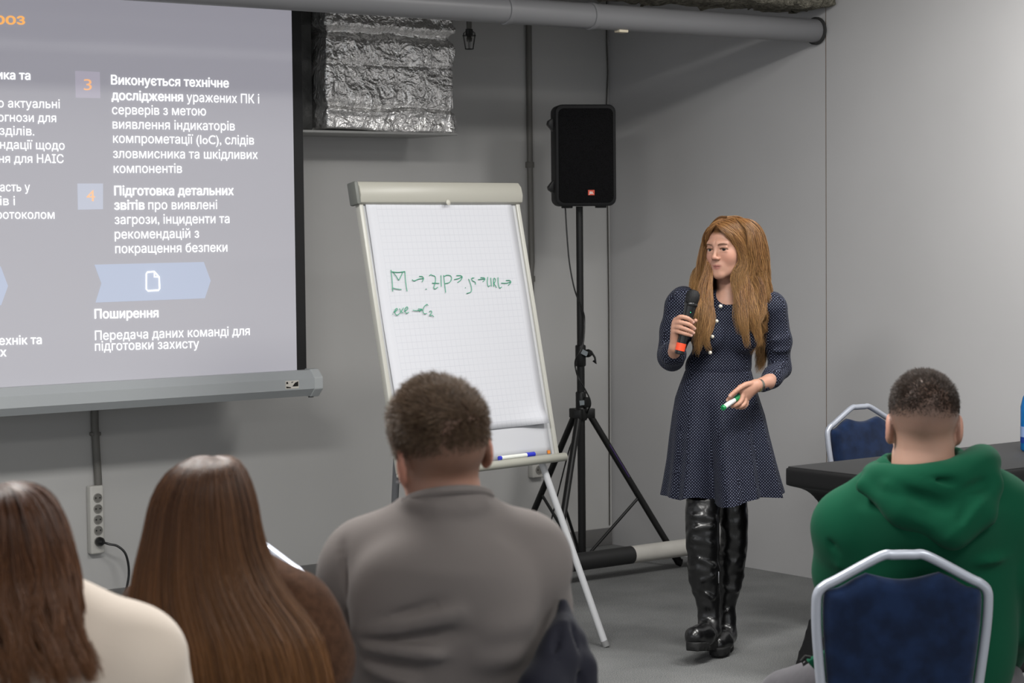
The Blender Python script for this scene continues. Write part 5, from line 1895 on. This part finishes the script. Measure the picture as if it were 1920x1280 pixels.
lp_ = MIC_T + mic_d * 0.085 + np.array([0.004, -0.0205, 0.0])
MB().lathe([(0.0014, -0.001), (0.0014, 0.0012)], tuple(lp_), (0, -1, 0), n=8).build('status_light', emit_mat('green_led', (0.05, 0.9, 0.35), 2.0), t2)
t3 = thing('marker_pen', 'white marker with green cap in the lowered hand of the standing woman', 'marker', W.o, -YAW)
a, b = W(1354.5, 765.5, lD - 0.075), W(1386, 743, lD - 0.012)
d = b - a; L_ = np.linalg.norm(d); d = d / L_
gc = mat('green_cap', '15894e', rough=0.35)
MB().lathe([(0.0085, 0), (0.0100, 0.0015), (0.0100, 0.012)], tuple(a), tuple(d), n=18).build('end_plug', gc, t3)
MB().lathe([(0.0095, 0.012), (0.0095, L_ - 0.03)], tuple(a), tuple(d), n=18).build('barrel', mat('marker_barrel', 'd7dad8', rough=0.35), t3)
MB().lathe([(0.0100, L_ - 0.03), (0.0100, L_ + 0.012), (0.006, L_ + 0.016)], tuple(a), tuple(d), n=18).build('cap', gc, t3)
# ================================================================== the seated audience
def short_hair(parent, V, Q, c, R, s, mask_fn, len_fn, comb, m, cols, n, rad, seed=5, S=5, droop=0.3, mess=0.35):
    """cropped hair: strands rooted on the scalp"""
    rg = np.random.default_rng(seed)
    N = normals_np(V, Q)
    L = to_head(V, c, R, s)
    w = mask_fn(L)
    # area-uniform enough: the surface mesh is regular
    idx = rg.choice(len(V), size=n, p=w / w.sum())
    root = V[idx] + rg.normal(0, 0.0012, (n, 3))
    Nn = N[idx]
    ln = len_fn(L[idx]) * (0.75 + 0.5 * rg.random(n))
    cb = (comb(L[idx]) @ R.T)
    cl = np.round(L[idx] * 62)  # tufts
    hsh = np.sin(cl @ np.array([12.9, 78.2, 37.7]))[:, None] * np.array([1.0, 0.6, 0.3]) + np.cos(cl @ np.array([31.1, 7.3, 57.9]))[:, None] * np.array([-0.4, 1.0, 0.2])
    d = Nn * 0.7 + cb + mess * hsh + 0.18 * rg.normal(0, 1, (n, 3))
    d -= Nn * np.minimum((d * Nn).sum(1, keepdims=True) - 0.22, 0)
    d /= np.linalg.norm(d, axis=1, keepdims=True)
    T = np.linspace(0, 1, S)[None, :, None]
    P = root[:, None] + ln[:, None, None] * (d[:, None] * T + (cb * droop)[:, None] * T ** 2) - Nn[:, None] * 0.001
    tp = np.linspace(0, 1, S)
    Vs, Qs, C = strands_mesh('hair', P, rad * (1 - 0.6 * tp), cols(n, S))
    return link_mesh('hair', np_mesh('hair', Vs, Qs, col=C), m, parent)


def sst(v, a, b):
    q = np.clip((v - a) / (b - a), 0, 1)
    return q * q * (3 - 2 * q)


def seam(pts, r, m, parent, name='seam'):
    return MB().tube([tuple(p) for p in spline(np.array(pts), 40)], r, n=6).build(name, m, parent)


denim = mat('dark_jeans', '2b2d33', rough=0.85, var=0.3, vscale=60, bump=0.4, bscale=300, bdist=0.001)
shoe_m = mat('dark_shoe', '1a1a1b', rough=0.5)


def seated_legs(parent, base, m, hipw=0.11, fwd=0.46, spread=0.08, name='trousers'):
    """hips, thighs and shins of someone on a chair; base = (x, y) of the hips, y forward"""
    x0, y0 = base
    f = Field((x0 - 0.36, y0 - 0.18, 0.05), (x0 + 0.36, y0 + fwd + 0.22, 0.68), 0.012)
    f.ell((x0, y0, 0.56), (0.19, 0.14, 0.10), 0.03)
    for s in (-1, 1):
        k = (x0 + s * (hipw + spread), y0 + fwd, 0.56)
        f.cap((x0 + s * hipw, y0 + 0.02, 0.56), k, 0.085, 0.065, 0.03)
        f.cap(k, (x0 + s * (hipw + spread), y0 + fwd + 0.02, 0.10), 0.065, 0.05, 0.02)
    f.disp(lambda x, y, z: 0.010 * (vnoise(x * 18, y * 18, z * 18) - 0.5))
    V, Q = f.mesh()
    o = link_mesh(name, np_mesh(name, smooth_np(V, Q, 1), Q), m, parent)
    for s in (-1, 1):
        MB().box((x0 + s * (hipw + spread), y0 + fwd + 0.09, 0.05), (0.095, 0.26, 0.09), bevel=0.035, seg=3).build('shoe', shoe_m, parent)
    return o


# ------------------------------------------------------------------ man in the grey sweater
G = Frame(825, 3.72)
t = thing('person', 'man with short brown hair in a plain dark grey sweater seen from behind', 'person', G.o, -YAW)
hc = G(826, 846, 0.02)
hR = rot_from(math.radians(180 - 22), math.radians(2), math.radians(8))
hs = 1.02
f = Field(hc - np.array([0.21, 0.20, 0.72]), hc + np.array([0.21, 0.20, 0.15]), 0.0032)
add_head(f, hc, hR, hs, man=True)
f.cap(hc + np.array([0.004, -0.020, -0.05]), G(838, 950, -0.004), 0.060, 0.062, 0.02)
f.cap(G(838, 950, -0.01), G(835, 1030, 0.02), 0.060, 0.055, 0.02)
f.ell(G(830, 1165, 0.03), (0.13, 0.075, 0.15), 0.03)
f.ell(G(830, 1330, 0.02), (0.15, 0.11, 0.20), 0.03)
V, Q = f.mesh()
V = smooth_np(V, Q, 1, 0.5)
sk = lin('b08370')
col = face_colours(V, hc, hR, hs, sk, lin('9c6a60'), man=True)
L = to_head(V, hc, hR, hs)
# stubble colour of the clipped sides and nape
st = np.clip((L[:, 2] + 0.078) / 0.05, 0, 1) * np.clip((L[:, 1] + 0.015) / 0.03, 0, 1)
st = st * (np.abs(L[:, 0]) < 0.0775) * (np.linalg.norm(L, axis=1) < 0.16)
stc = np.array(lin('5a4436'))
col = col * (1 - 0.75 * st[:, None]) + stc * 0.75 * st[:, None]
headV, headQ, headC = V, Q, col
link_mesh('body', np_mesh('body', V, Q, col=col), skin_m, t)
brown_h = hair_material('short_brown_hair', 0.5, 0.35)
bcols = lambda n, S: ribbon_cols(n, S, lin('4c3a2d'), lin('2c211a'), lin('75604c'), lin('86705a'), 0.35)
short_hair(t, headV, headQ, hc, hR, hs,
           lambda L: np.clip((L[:, 2] - 0.000 - 0.25 * np.clip(-L[:, 1] - 0.03, 0, 1)) / 0.03, 0, 1) * (L[:, 1] > -0.075) + 1e-12,
           lambda L: 0.004 + 0.018 * np.clip((L[:, 2] - 0.0) / 0.08, 0, 1),
           lambda L: np.stack([0.25 + 0 * L[:, 0], -0.15 - 0.4 * sst(L[:, 2], 0.03, 0.10), -0.4 + 0.5 * sst(L[:, 2], 0.03, 0.10)], 1), brown_h, bcols, 22000, 0.00050, seed=5, mess=0.42)
# small bare whorl stays as skin between the tufts; earrings
MB().lathe([(0.0005, -0.0035), (0.003, -0.002), (0.003, 0.002), (0.0005, 0.0035)], tuple(hc + hR @ (np.array([0.084, 0.002, -0.036]) * hs)), (1, 0, 0), n=12).build('ear_stud', mat('silver', 'c9c9cc', rough=0.15, metal=1.0), t)
# sweater
sw = mat('grey_sweater', '716b68', rough=0.9, spec=0.1, sheen=0.06, bump=0.25, bscale=500, bdist=0.0008)
f = Field(G(560, 1290, 0) - np.array([0, 0.30, 0.24]), G(1090, 860, 0) + np.array([0.02, 0.48, 0.0]), 0.0065)
f.ell(G(830, 1165, 0.02), (0.190, 0.120, 0.205), 0.05)
f.ell(G(832, 1300, 0.02), (0.185, 0.130, 0.24), 0.05)
f.cap(G(684, 1066, 0.02), G(980, 1060, 0.02), 0.076, 0.078, 0.05)
f.cap(G(838, 952, -0.012), G(834, 1040, -0.004), 0.080, 0.12, 0.035)
f.cap(G(838, 1000, 0.005), G(690, 1046, 0.02), 0.068, 0.068, 0.04)
f.cap(G(838, 1000, 0.005), G(978, 1032, 0.02), 0.068, 0.068, 0.04)
f.ell(G(755, 1130, -0.075), (0.09, 0.05, 0.10), 0.04)
f.ell(G(905, 1130, -0.075), (0.09, 0.05, 0.10), 0.04)
f.chain([G(676, 1092, 0.03), G(654, 1140, 0.08), G(640, 1230, 0.18), G(700, 1300, 0.34)], [0.076, 0.066, 0.058, 0.048], 0.03)
f.chain([G(984, 1072, 0.03), G(994, 1140, 0.07), G(1000, 1230, 0.15), G(950, 1300, 0.32)], [0.076, 0.068, 0.058, 0.048], 0.03)


def gfolds(x, y, z):
    d = 0.0
    for a, b, w_, amp in (
        (G(680, 1185, -0.10), G(860, 1150, -0.13), 0.0100, 0.012), (G(675, 1200, -0.10), G(880, 1188, -0.13), 0.0075, -0.012), (G(690, 1168, -0.10), G(830, 1132, -0.13), 0.008, -0.007),
        (G(670, 1215, -0.10), G(840, 1232, -0.13), 0.010, 0.012), (G(680, 1232, -0.10), G(800, 1262, -0.13), 0.010, -0.012), (G(675, 1245, -0.09), G(790, 1290, -0.13), 0.010, 0.010),
        (G(668, 1195, -0.08), G(692, 1130, -0.09), 0.010, 0.010), (G(652, 1140, -0.05), G(672, 1200, -0.07), 0.008, -0.012),
        (G(900, 1190, -0.13), G(1010, 1160, -0.09), 0.018, 0.004), (G(880, 1245, -0.13), G(1005, 1230, -0.09), 0.018, 0.005),
        (G(640, 1000, -0.03), G(660, 1130, -0.07), 0.006, -0.005),
        (G(760, 935, -0.05), G(830, 955, -0.09), 0.010, 0.004), (G(860, 955, -0.09), G(925, 940, -0.05), 0.010, 0.004),
    ):
        d = d + fold(x, y, z, a, b, w_ * 1.35, amp * 2.0)
    return d + 0.006 * (vnoise(x * 9, y * 9, z * 9) - 0.5)


f.disp(gfolds)
nz = G(838, 936, 0.0)
f.cut(lambda x, y, z: np.maximum(-(z - nz[2] - 0.10 * (x - nz[0]) + 0.35 * (y - nz[1])), np.sqrt((x - nz[0]) ** 2 + (y - nz[1]) ** 2) - 0.078), nz - np.array([0.12, 0.12, 0.03]), nz + np.array([0.12, 0.12, 0.12]), 0.008)
V, Q = f.mesh()
V = smooth_np(V, Q, 1)
link_mesh('sweater', np_mesh('sweater', V, Q), sw, t)
# collar band
ringc = G(838, 938, -0.008)
rc = [tuple(ringc + np.array([0.074 * math.sin(a), -0.074 * math.cos(a), 0.0074 * math.sin(a) + 0.026 * math.cos(a)])) for a in np.linspace(0, 2 * PI, 40, endpoint=False)]
MB().tube(rc, 0.0085, n=8, closed=True).build('collar', sw, t)
seated_legs(t, (0.0, 0.06), denim)
# jacket hung over the corner of his chair
J = thing('jacket', 'dark navy jacket hung over the chair beside the man in the grey sweater', 'jacket', G.o, -YAW)
f = Field(G(940, 1340, -0.1) - np.array([0, 0.22, 0.25]), G(1150, 1090, 0) + np.array([0.04, 0.22, 0.0]), 0.006)
f.chain([G(1056, 1128, -0.03), G(1056, 1180, -0.07), G(1050, 1240, -0.10), G(1040, 1330, -0.12)], [0.010, 0.020, 0.030, 0.04], 0.02)
f.chain([G(1058, 1140, -0.03), G(1076, 1200, -0.06), G(1090, 1250, -0.08), G(1094, 1330, -0.08)], [0.008, 0.018, 0.022, 0.03], 0.015)
f.chain([G(1045, 1200, -0.10), G(1015, 1290, -0.15), G(1000, 1350, -0.16)], [0.015, 0.03, 0.05], 0.03)
f.disp(lambda x, y, z: 0.010 * (vnoise(x * 18, y * 18, z * 7) - 0.5) + sum(fold(x, y, z, a, b, 0.006, am) for a, b, am in ((G(1056, 1135, -0.09), G(1030, 1290, -0.16), -0.012), (G(1062, 1160, -0.09), G(1058, 1290, -0.14), 0.010), (G(1070, 1170, -0.09), G(1080, 1290, -0.12), -0.012), (G(1082, 1210, -0.09), G(1102, 1290, -0.11), 0.008))))
V, Q = f.mesh()
link_mesh('jacket_cloth', np_mesh('jacket_cloth', smooth_np(V, Q, 1), Q), mat('navy_jacket', '161723', rough=0.8, spec=0.25, sheen=0.1), J)

# ------------------------------------------------------------------ man in the green hoodie
H = Frame(1735, 5.08)
t = thing('person', 'man with faded haircut in a green hoodie sitting at the black table', 'person', H.o, -YAW)
hc = H(1731, 796, 0.01)
hR = rot_from(math.radians(180 + 4), math.radians(4), math.radians(-1))
hs = 1.06
f = Field(hc - np.array([0.23, 0.20, 0.76]), hc + np.array([0.23, 0.20, 0.16]), 0.0034)
add_head(f, hc, hR, hs, man=True)
f.cap(hc + np.array([0.0, -0.026, -0.05]), H(1732, 885, -0.01), 0.066, 0.072, 0.02)
f.cap(H(1732, 885, -0.01), H(1735, 930, 0.01), 0.072, 0.085, 0.02)
f.ell(H(1735, 1030, 0.03), (0.16, 0.085, 0.18), 0.03)
f.ell(H(1735, 1180, 0.03), (0.15, 0.11, 0.20), 0.03)
V, Q = f.mesh()
V = smooth_np(V, Q, 1, 0.5)
sk = lin('b48d7b')
col = face_colours(V, hc, hR, hs, sk, lin('9c6a60'), man=True)
L = to_head(V, hc, hR, hs)
st = np.clip((L[:, 2] + 0.075) / 0.10, 0, 1) ** 1.3 * np.clip((L[:, 1] + 0.02) / 0.03, 0, 1) * (np.abs(L[:, 0]) < 0.0775) * (np.linalg.norm(L, axis=1) < 0.16)
col = col * (1 - 0.80 * st[:, None]) + np.array(lin('43362e')) * 0.80 * st[:, None]
headV, headQ, headC = V, Q, col
link_mesh('body', np_mesh('body', V, Q, col=col), skin_m, t)
dark_h = hair_material('cropped_dark_hair', 0.5, 0.3)
dcols = lambda n, S: ribbon_cols(n, S, lin('261c16'), lin('150f0c'), lin('3e3027'), lin('4a3b30'), 0.3)
short_hair(t, headV, headQ, hc, hR, hs,
           lambda L: np.clip((L[:, 2] - 0.018) / 0.03, 0, 1) * (L[:, 1] > -0.07) + 1e-12,
           lambda L: 0.003 + 0.009 * np.clip((L[:, 2] - 0.02) / 0.06, 0, 1),
           lambda L: np.stack([0.15 + 0 * L[:, 0], -0.1 - 0.4 * sst(L[:, 2], 0.03, 0.11), -0.5 + 0.5 * sst(L[:, 2], 0.03, 0.11)], 1), dark_h, dcols, 14000, 0.00055, seed=15, mess=0.2)
green = mat('green_hoodie', '0c4731', rough=0.9, spec=0.1, sheen=0.04, bump=0.25, bscale=450, bdist=0.0008)
f = Field(H(1495, 1300, 0) - np.array([0, 0.32, 0.20]), H(1955, 838, 0) + np.array([0.03, 0.50, 0.0]), 0.0075)
f.ell(H(1738, 1030, 0.02), (0.225, 0.125, 0.25), 0.05)
f.ell(H(1740, 1200, 0.04), (0.215, 0.14, 0.25), 0.05)
f.cap(H(1592, 985, 0.03), H(1865, 955, 0.03), 0.085, 0.090, 0.06)
f.cap(H(1742, 895, 0.0), H(1742, 950, 0.0), 0.085, 0.16, 0.05)
f.chain([H(1592, 992, 0.04), H(1581, 1070, 0.08), H(1580, 1160, 0.14), H(1610, 1235, 0.36)], [0.080, 0.068, 0.060, 0.048], 0.03)
f.chain([H(1880, 965, 0.04), H(1908, 1060, 0.06), H(1915, 1160, 0.12), H(1880, 1235, 0.34)], [0.082, 0.070, 0.062, 0.048], 0.03)


def hfolds(x, y, z):
    d = 0.0
    for a, b, w_, amp in (
        (H(1830, 1060, -0.12), H(1920, 1045, -0.07), 0.012, 0.008), (H(1800, 1080, -0.13), H(1915, 1075, -0.08), 0.010, -0.007), (H(1850, 1150, -0.12), H(1925, 1135, -0.07), 0.012, 0.010), (H(1860, 1185, -0.12), H(1925, 1175, -0.07), 0.010, -0.009),
        (H(1855, 1215, -0.12), H(1925, 1225, -0.07), 0.012, 0.010), (H(1540, 975, 0.0), H(1572, 1040, -0.05), 0.006, -0.006), (H(1560, 1060, -0.03), H(1590, 1090, -0.08), 0.012, 0.006),
    ):
        d = d + fold(x, y, z, a, b, w_ * 1.3, amp * 1.8)
    return d + 0.008 * (vnoise(x * 8, y * 8, z * 8) - 0.5)


f.disp(hfolds)
f.cut(lambda x, y, z: d_cap(x, y, z, H(1730, 840, 0.0), H(1730, 878, 0.0), 0.080, 0.080), H(1730, 890, 0) - 0.1, H(1730, 830, 0) + 0.1, 0.008)
V, Q = f.mesh()
V = smooth_np(V, Q, 1)
hood_o = link_mesh('hoodie', np_mesh('hoodie', V, Q), green, t)
# the hood hanging down the back
f = Field(H(1570, 1045, -0.1) - np.array([0, 0.22, 0]), H(1895, 835, 0) + np.array([0, 0.24, 0.01]), 0.0055)
# thick rolled rim round the neck
rim = [H(1650, 880, 0.05), H(1638, 892, -0.03), H(1662, 896, -0.085), H(1720, 905, -0.110), H(1785, 895, -0.112), H(1830, 874, -0.070), H(1842, 864, 0.0), H(1828, 866, 0.06)]
f.chain(spline(np.array(rim), 24), list(np.interp(np.linspace(0, 1, 24), [0, 0.15, 0.3, 0.5, 0.75, 1], [0.020, 0.022, 0.026, 0.034, 0.040, 0.028])), 0.02)
f.chain([H(1618, 912, -0.075), H(1690, 955, -0.128), H(1785, 1000, -0.145)], [0.018, 0.024, 0.026], 0.03)
f.chain([H(1852, 910, -0.09), H(1838, 958, -0.125), H(1790, 1000, -0.145)], [0.036, 0.034, 0.026], 0.03)
f.ell(H(1745, 938, -0.118), (0.105, 0.036, 0.066), 0.04)
f.ell(H(1790, 985, -0.14), (0.055, 0.035, 0.045), 0.03)
f.ell(H(1745, 878, 0.0) + np.array([0, 0, -0.0]), (0.085, 0.09, 0.03), 0.001, cut=True)
f.cut(lambda x, y, z: d_cap(x, y, z, H(1730, 800, 0.0), H(1732, 900, -0.01), 0.076, 0.078), H(1730, 920, 0) - 0.1, H(1730, 800, 0) + 0.1, 0.012)
def hoodf(x, y, z):
    d = 0.0
    for a, b, w_, amp in (
        (H(1672, 915, -0.14), H(1790, 955, -0.18), 0.012, -0.012), (H(1700, 893, -0.13), H(1800, 905, -0.16), 0.009, -0.010), (H(1795, 925, -0.17), H(1860, 900, -0.12), 0.010, -0.010),
        (H(1780, 1010, -0.18), H(1845, 940, -0.16), 0.010, 0.010), (H(1800, 985, -0.18), H(1820, 930, -0.17), 0.009, -0.012), (H(1640, 930, -0.11), H(1740, 985, -0.17), 0.012, 0.006),
        (H(1655, 905, -0.12), H(1720, 935, -0.165), 0.010, 0.007), (H(1838, 885, -0.10), H(1862, 925, -0.12), 0.009, 0.009),
    ):
        d = d + fold(x, y, z, a, b, w_ * 1.1, amp * 1.6)
    return d + 0.008 * (vnoise(x * 14, y * 14, z * 14) - 0.5)
f.disp(hoodf)
V, Q = f.mesh()
link_mesh('hood', np_mesh('hood', smooth_np(V, Q, 1), Q), green, hood_o)
grey_tr = mat('grey_trousers', '403d42', rough=0.9, sheen=0.2, var=0.15, vscale=50)
f = Field(H(1400, 1380, 0) - np.array([0, 0.2, 0.42]), H(1960, 1190, 0) + np.array([0, 0.66, 0.02]), 0.011)
f.ell((0.0, 0.08, 0.55), (0.20, 0.14, 0.10), 0.03)
kL, kR = H(1478, 1312, 0.36), H(1900, 1312, 0.36)
for s, k in ((-1, kL), (1, kR)):
    f.cap((s * 0.11, 0.08, 0.55), k, 0.088, 0.078, 0.03)
    f.cap(k, (k[0], k[1] + 0.03, 0.10), 0.070, 0.05, 0.02)
V, Q = f.mesh()
link_mesh('trousers', np_mesh('trousers', smooth_np(V, Q, 1), Q), grey_tr, t)
for k in (kL, kR):
    MB().box((k[0], k[1] + 0.10, 0.05), (0.095, 0.26, 0.09), bevel=0.035, seg=3).build('shoe', shoe_m, t)
# hem corner with its black cord
MB().prism([(0, 0), (0.05, 0.026), (0.085, -0.04), (0.05, -0.055)], tuple(H(1513, 1240, 0.02)), (1, 0, 0), (0, 0, 1), 0.03).build('hem', green, hood_o, bevel=0.005)
MB().tube([tuple(H(x, y, 0.01)) for x, y in ((1520, 1232), (1510, 1230), (1503, 1238), (1506, 1246), (1514, 1240))], 0.0042, n=7).build('hem_cord', mat('cord_black', '121212', rough=0.7), hood_o)

# ------------------------------------------------------------------ woman with long straight brown hair
B = Frame(400, 3.32)
t = thing('person', 'woman with very long straight brown hair seen from behind', 'person', B.o, -YAW)
hc = B(386, 990, 0.0)
hR = rot_from(math.radians(180 - 6), math.radians(2), 0)
hs = 0.87
f = Field(hc - np.array([0.20, 0.18, 0.55]), hc + np.array([0.26, 0.20, 0.14]), 0.0042)
add_head(f, hc, hR, hs)
f.cap(hc + np.array([0, -0.02, -0.05]), hc + np.array([0, -0.03, -0.24]), 0.05, 0.055, 0.02)
f.ell(B(430, 1250, 0.03), (0.13, 0.09, 0.2), 0.03)
V, Q = f.mesh()
col = face_colours(V, hc, hR, hs, lin('d6ab96'), lin('a8685f'))
link_mesh('body', np_mesh('body', V, Q, col=col), skin_m, t)
coat = mat('brown_coat', '52392a', rough=0.95, spec=0.1, sheen=0.05, var=0.35, vscale=70, bump=0.6, bscale=240, bdist=0.003)
f = Field(B(190, 1420, 0) - np.array([0, 0.25, 0.12]), B(690, 1010, 0) + np.array([0, 0.38, 0.0]), 0.0085)
f.cap(B(305, 1175, 0.03), B(545, 1176, 0.03), 0.066, 0.066, 0.05)
f.ell(B(435, 1240, 0.03), (0.17, 0.10, 0.18), 0.05)
f.chain([B(560, 1182, 0.04), B(588, 1240, 0.05), B(592, 1360, 0.10)], [0.068, 0.058, 0.052], 0.03)
f.chain([B(298, 1170, 0.04), B(275, 1250, 0.05), B(270, 1360, 0.10)], [0.064, 0.056, 0.052], 0.03)
f.cap(B(420, 1085, 0.02), B(425, 1130, 0.02), 0.06, 0.10, 0.04)
f.disp(lambda x, y, z: 0.012 * (vnoise(x * 20, y * 20, z * 20) - 0.5))
V, Q = f.mesh()
link_mesh('coat', np_mesh('coat', smooth_np(V, Q, 1), Q), coat, t)
bh = hair_material('long_brown_hair', 0.42, 0.32)
lb = lambda n, S: ribbon_cols(n, S, lin('4a3021'), lin('30201a'), lin('6e4a2f'), lin('8d6138'), 0.75)


def blev(py, xl, xr, cy, b):
    L, R_2 = B(xl, py, 0.0), B(xr, py, 0.0)
    return (L[2], (L[0] + R_2[0]) / 2, cy, (R_2[0] - L[0]) / 2, b)


BL = [blev(854, 392, 408, -0.005, 0.008), blev(857, 366, 432, -0.005, 0.040), blev(866, 342, 447, -0.005, 0.070), blev(885, 316, 460, -0.005, 0.092), blev(915, 296, 472, -0.006, 0.104), blev(950, 284, 482, -0.01, 0.108), blev(1000, 274, 492, -0.015, 0.108),
      blev(1050, 262, 510, -0.02, 0.108), blev(1100, 254, 540, -0.03, 0.112), blev(1150, 250, 582, -0.04, 0.116), blev(1200, 252, 612, -0.05, 0.118), blev(1290, 258, 632, -0.055, 0.118), blev(1400, 268, 636, -0.06, 0.115)]
phi_back = lambda u: math.radians(-128) + u * math.radians(256)  # phi=0 here faces the camera side (-y)
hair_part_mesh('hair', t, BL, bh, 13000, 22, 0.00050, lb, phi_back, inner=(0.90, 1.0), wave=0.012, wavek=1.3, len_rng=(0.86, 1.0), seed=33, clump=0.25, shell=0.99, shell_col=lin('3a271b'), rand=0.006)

# ------------------------------------------------------------------ woman in the cream jacket
K = Frame(20, 2.96)
t = thing('person', 'woman with wavy brown hair in a cream jacket seen from behind', 'person', K.o, -YAW)
hc = K(0, 1058, 0.0)
hR = rot_from(math.radians(180 - 10), math.radians(3), 0)
f = Field(hc - np.array([0.20, 0.18, 0.55]), hc + np.array([0.26, 0.20, 0.14]), 0.0042)
add_head(f, hc, hR, 0.88)
f.cap(hc + np.array([0, -0.02, -0.05]), hc + np.array([0, -0.03, -0.24]), 0.05, 0.055, 0.02)
f.ell(K(50, 1300, 0.03), (0.14, 0.09, 0.17), 0.03)
V, Q = f.mesh()
col = face_colours(V, hc, hR, 0.88, lin('d6ab96'), lin('a8685f'))
link_mesh('body', np_mesh('body', V, Q, col=col), skin_m, t)
cream = mat('cream_jacket', 'c9bcae', rough=0.85, spec=0.15, sheen=0.3, bump=0.3, bscale=260, bdist=0.001)
f = Field(K(-260, 1440, 0) - np.array([0, 0.25, 0.12]), K(390, 1030, 0) + np.array([0, 0.36, 0.0]), 0.008)
f.cap(K(-110, 1250, 0.02), K(235, 1254, 0.02), 0.074, 0.076, 0.05)
f.ell(K(65, 1310, 0.02), (0.18, 0.11, 0.18), 0.05)
f.cap(K(20, 1190, 0.0), K(40, 1265, 0.0), 0.05, 0.09, 0.05)
f.chain([K(248, 1240, 0.03), K(268, 1320, 0.05), K(266, 1440, 0.10)], [0.074, 0.064, 0.055], 0.03)
f.chain([K(-118, 1240, 0.03), K(-140, 1320, 0.05), K(-140, 1440, 0.10)], [0.074, 0.064, 0.055], 0.03)
f.disp(lambda x, y, z: 0.010 * (vnoise(x * 9, y * 9, z * 9) - 0.5))
V, Q = f.mesh()
link_mesh('jacket', np_mesh('jacket', smooth_np(V, Q, 1), Q), cream, t)


def klev(py, xl, xr, cy, b):
    L, R_2 = K(xl, py, 0.0), K(xr, py, 0.0)
    return (L[2], (L[0] + R_2[0]) / 2, cy, (R_2[0] - L[0]) / 2, b)


KL = [klev(905, -12, 8, -0.005, 0.010), klev(908, -44, 40, -0.005, 0.045), klev(920, -72, 72, -0.005, 0.078), klev(945, -98, 96, -0.006, 0.100), klev(980, -118, 116, -0.01, 0.110), klev(1020, -132, 132, -0.015, 0.114), klev(1070, -142, 146, -0.02, 0.116),
      klev(1120, -150, 158, -0.035, 0.122), klev(1170, -150, 172, -0.05, 0.128), klev(1215, -146, 196, -0.065, 0.130), klev(1255, -140, 214, -0.072, 0.128)]
kb = lambda n, S: ribbon_cols(n, S, lin('452a1c'), lin('2c1a14'), lin('6b4327'), lin('7d5230'), 0.6)
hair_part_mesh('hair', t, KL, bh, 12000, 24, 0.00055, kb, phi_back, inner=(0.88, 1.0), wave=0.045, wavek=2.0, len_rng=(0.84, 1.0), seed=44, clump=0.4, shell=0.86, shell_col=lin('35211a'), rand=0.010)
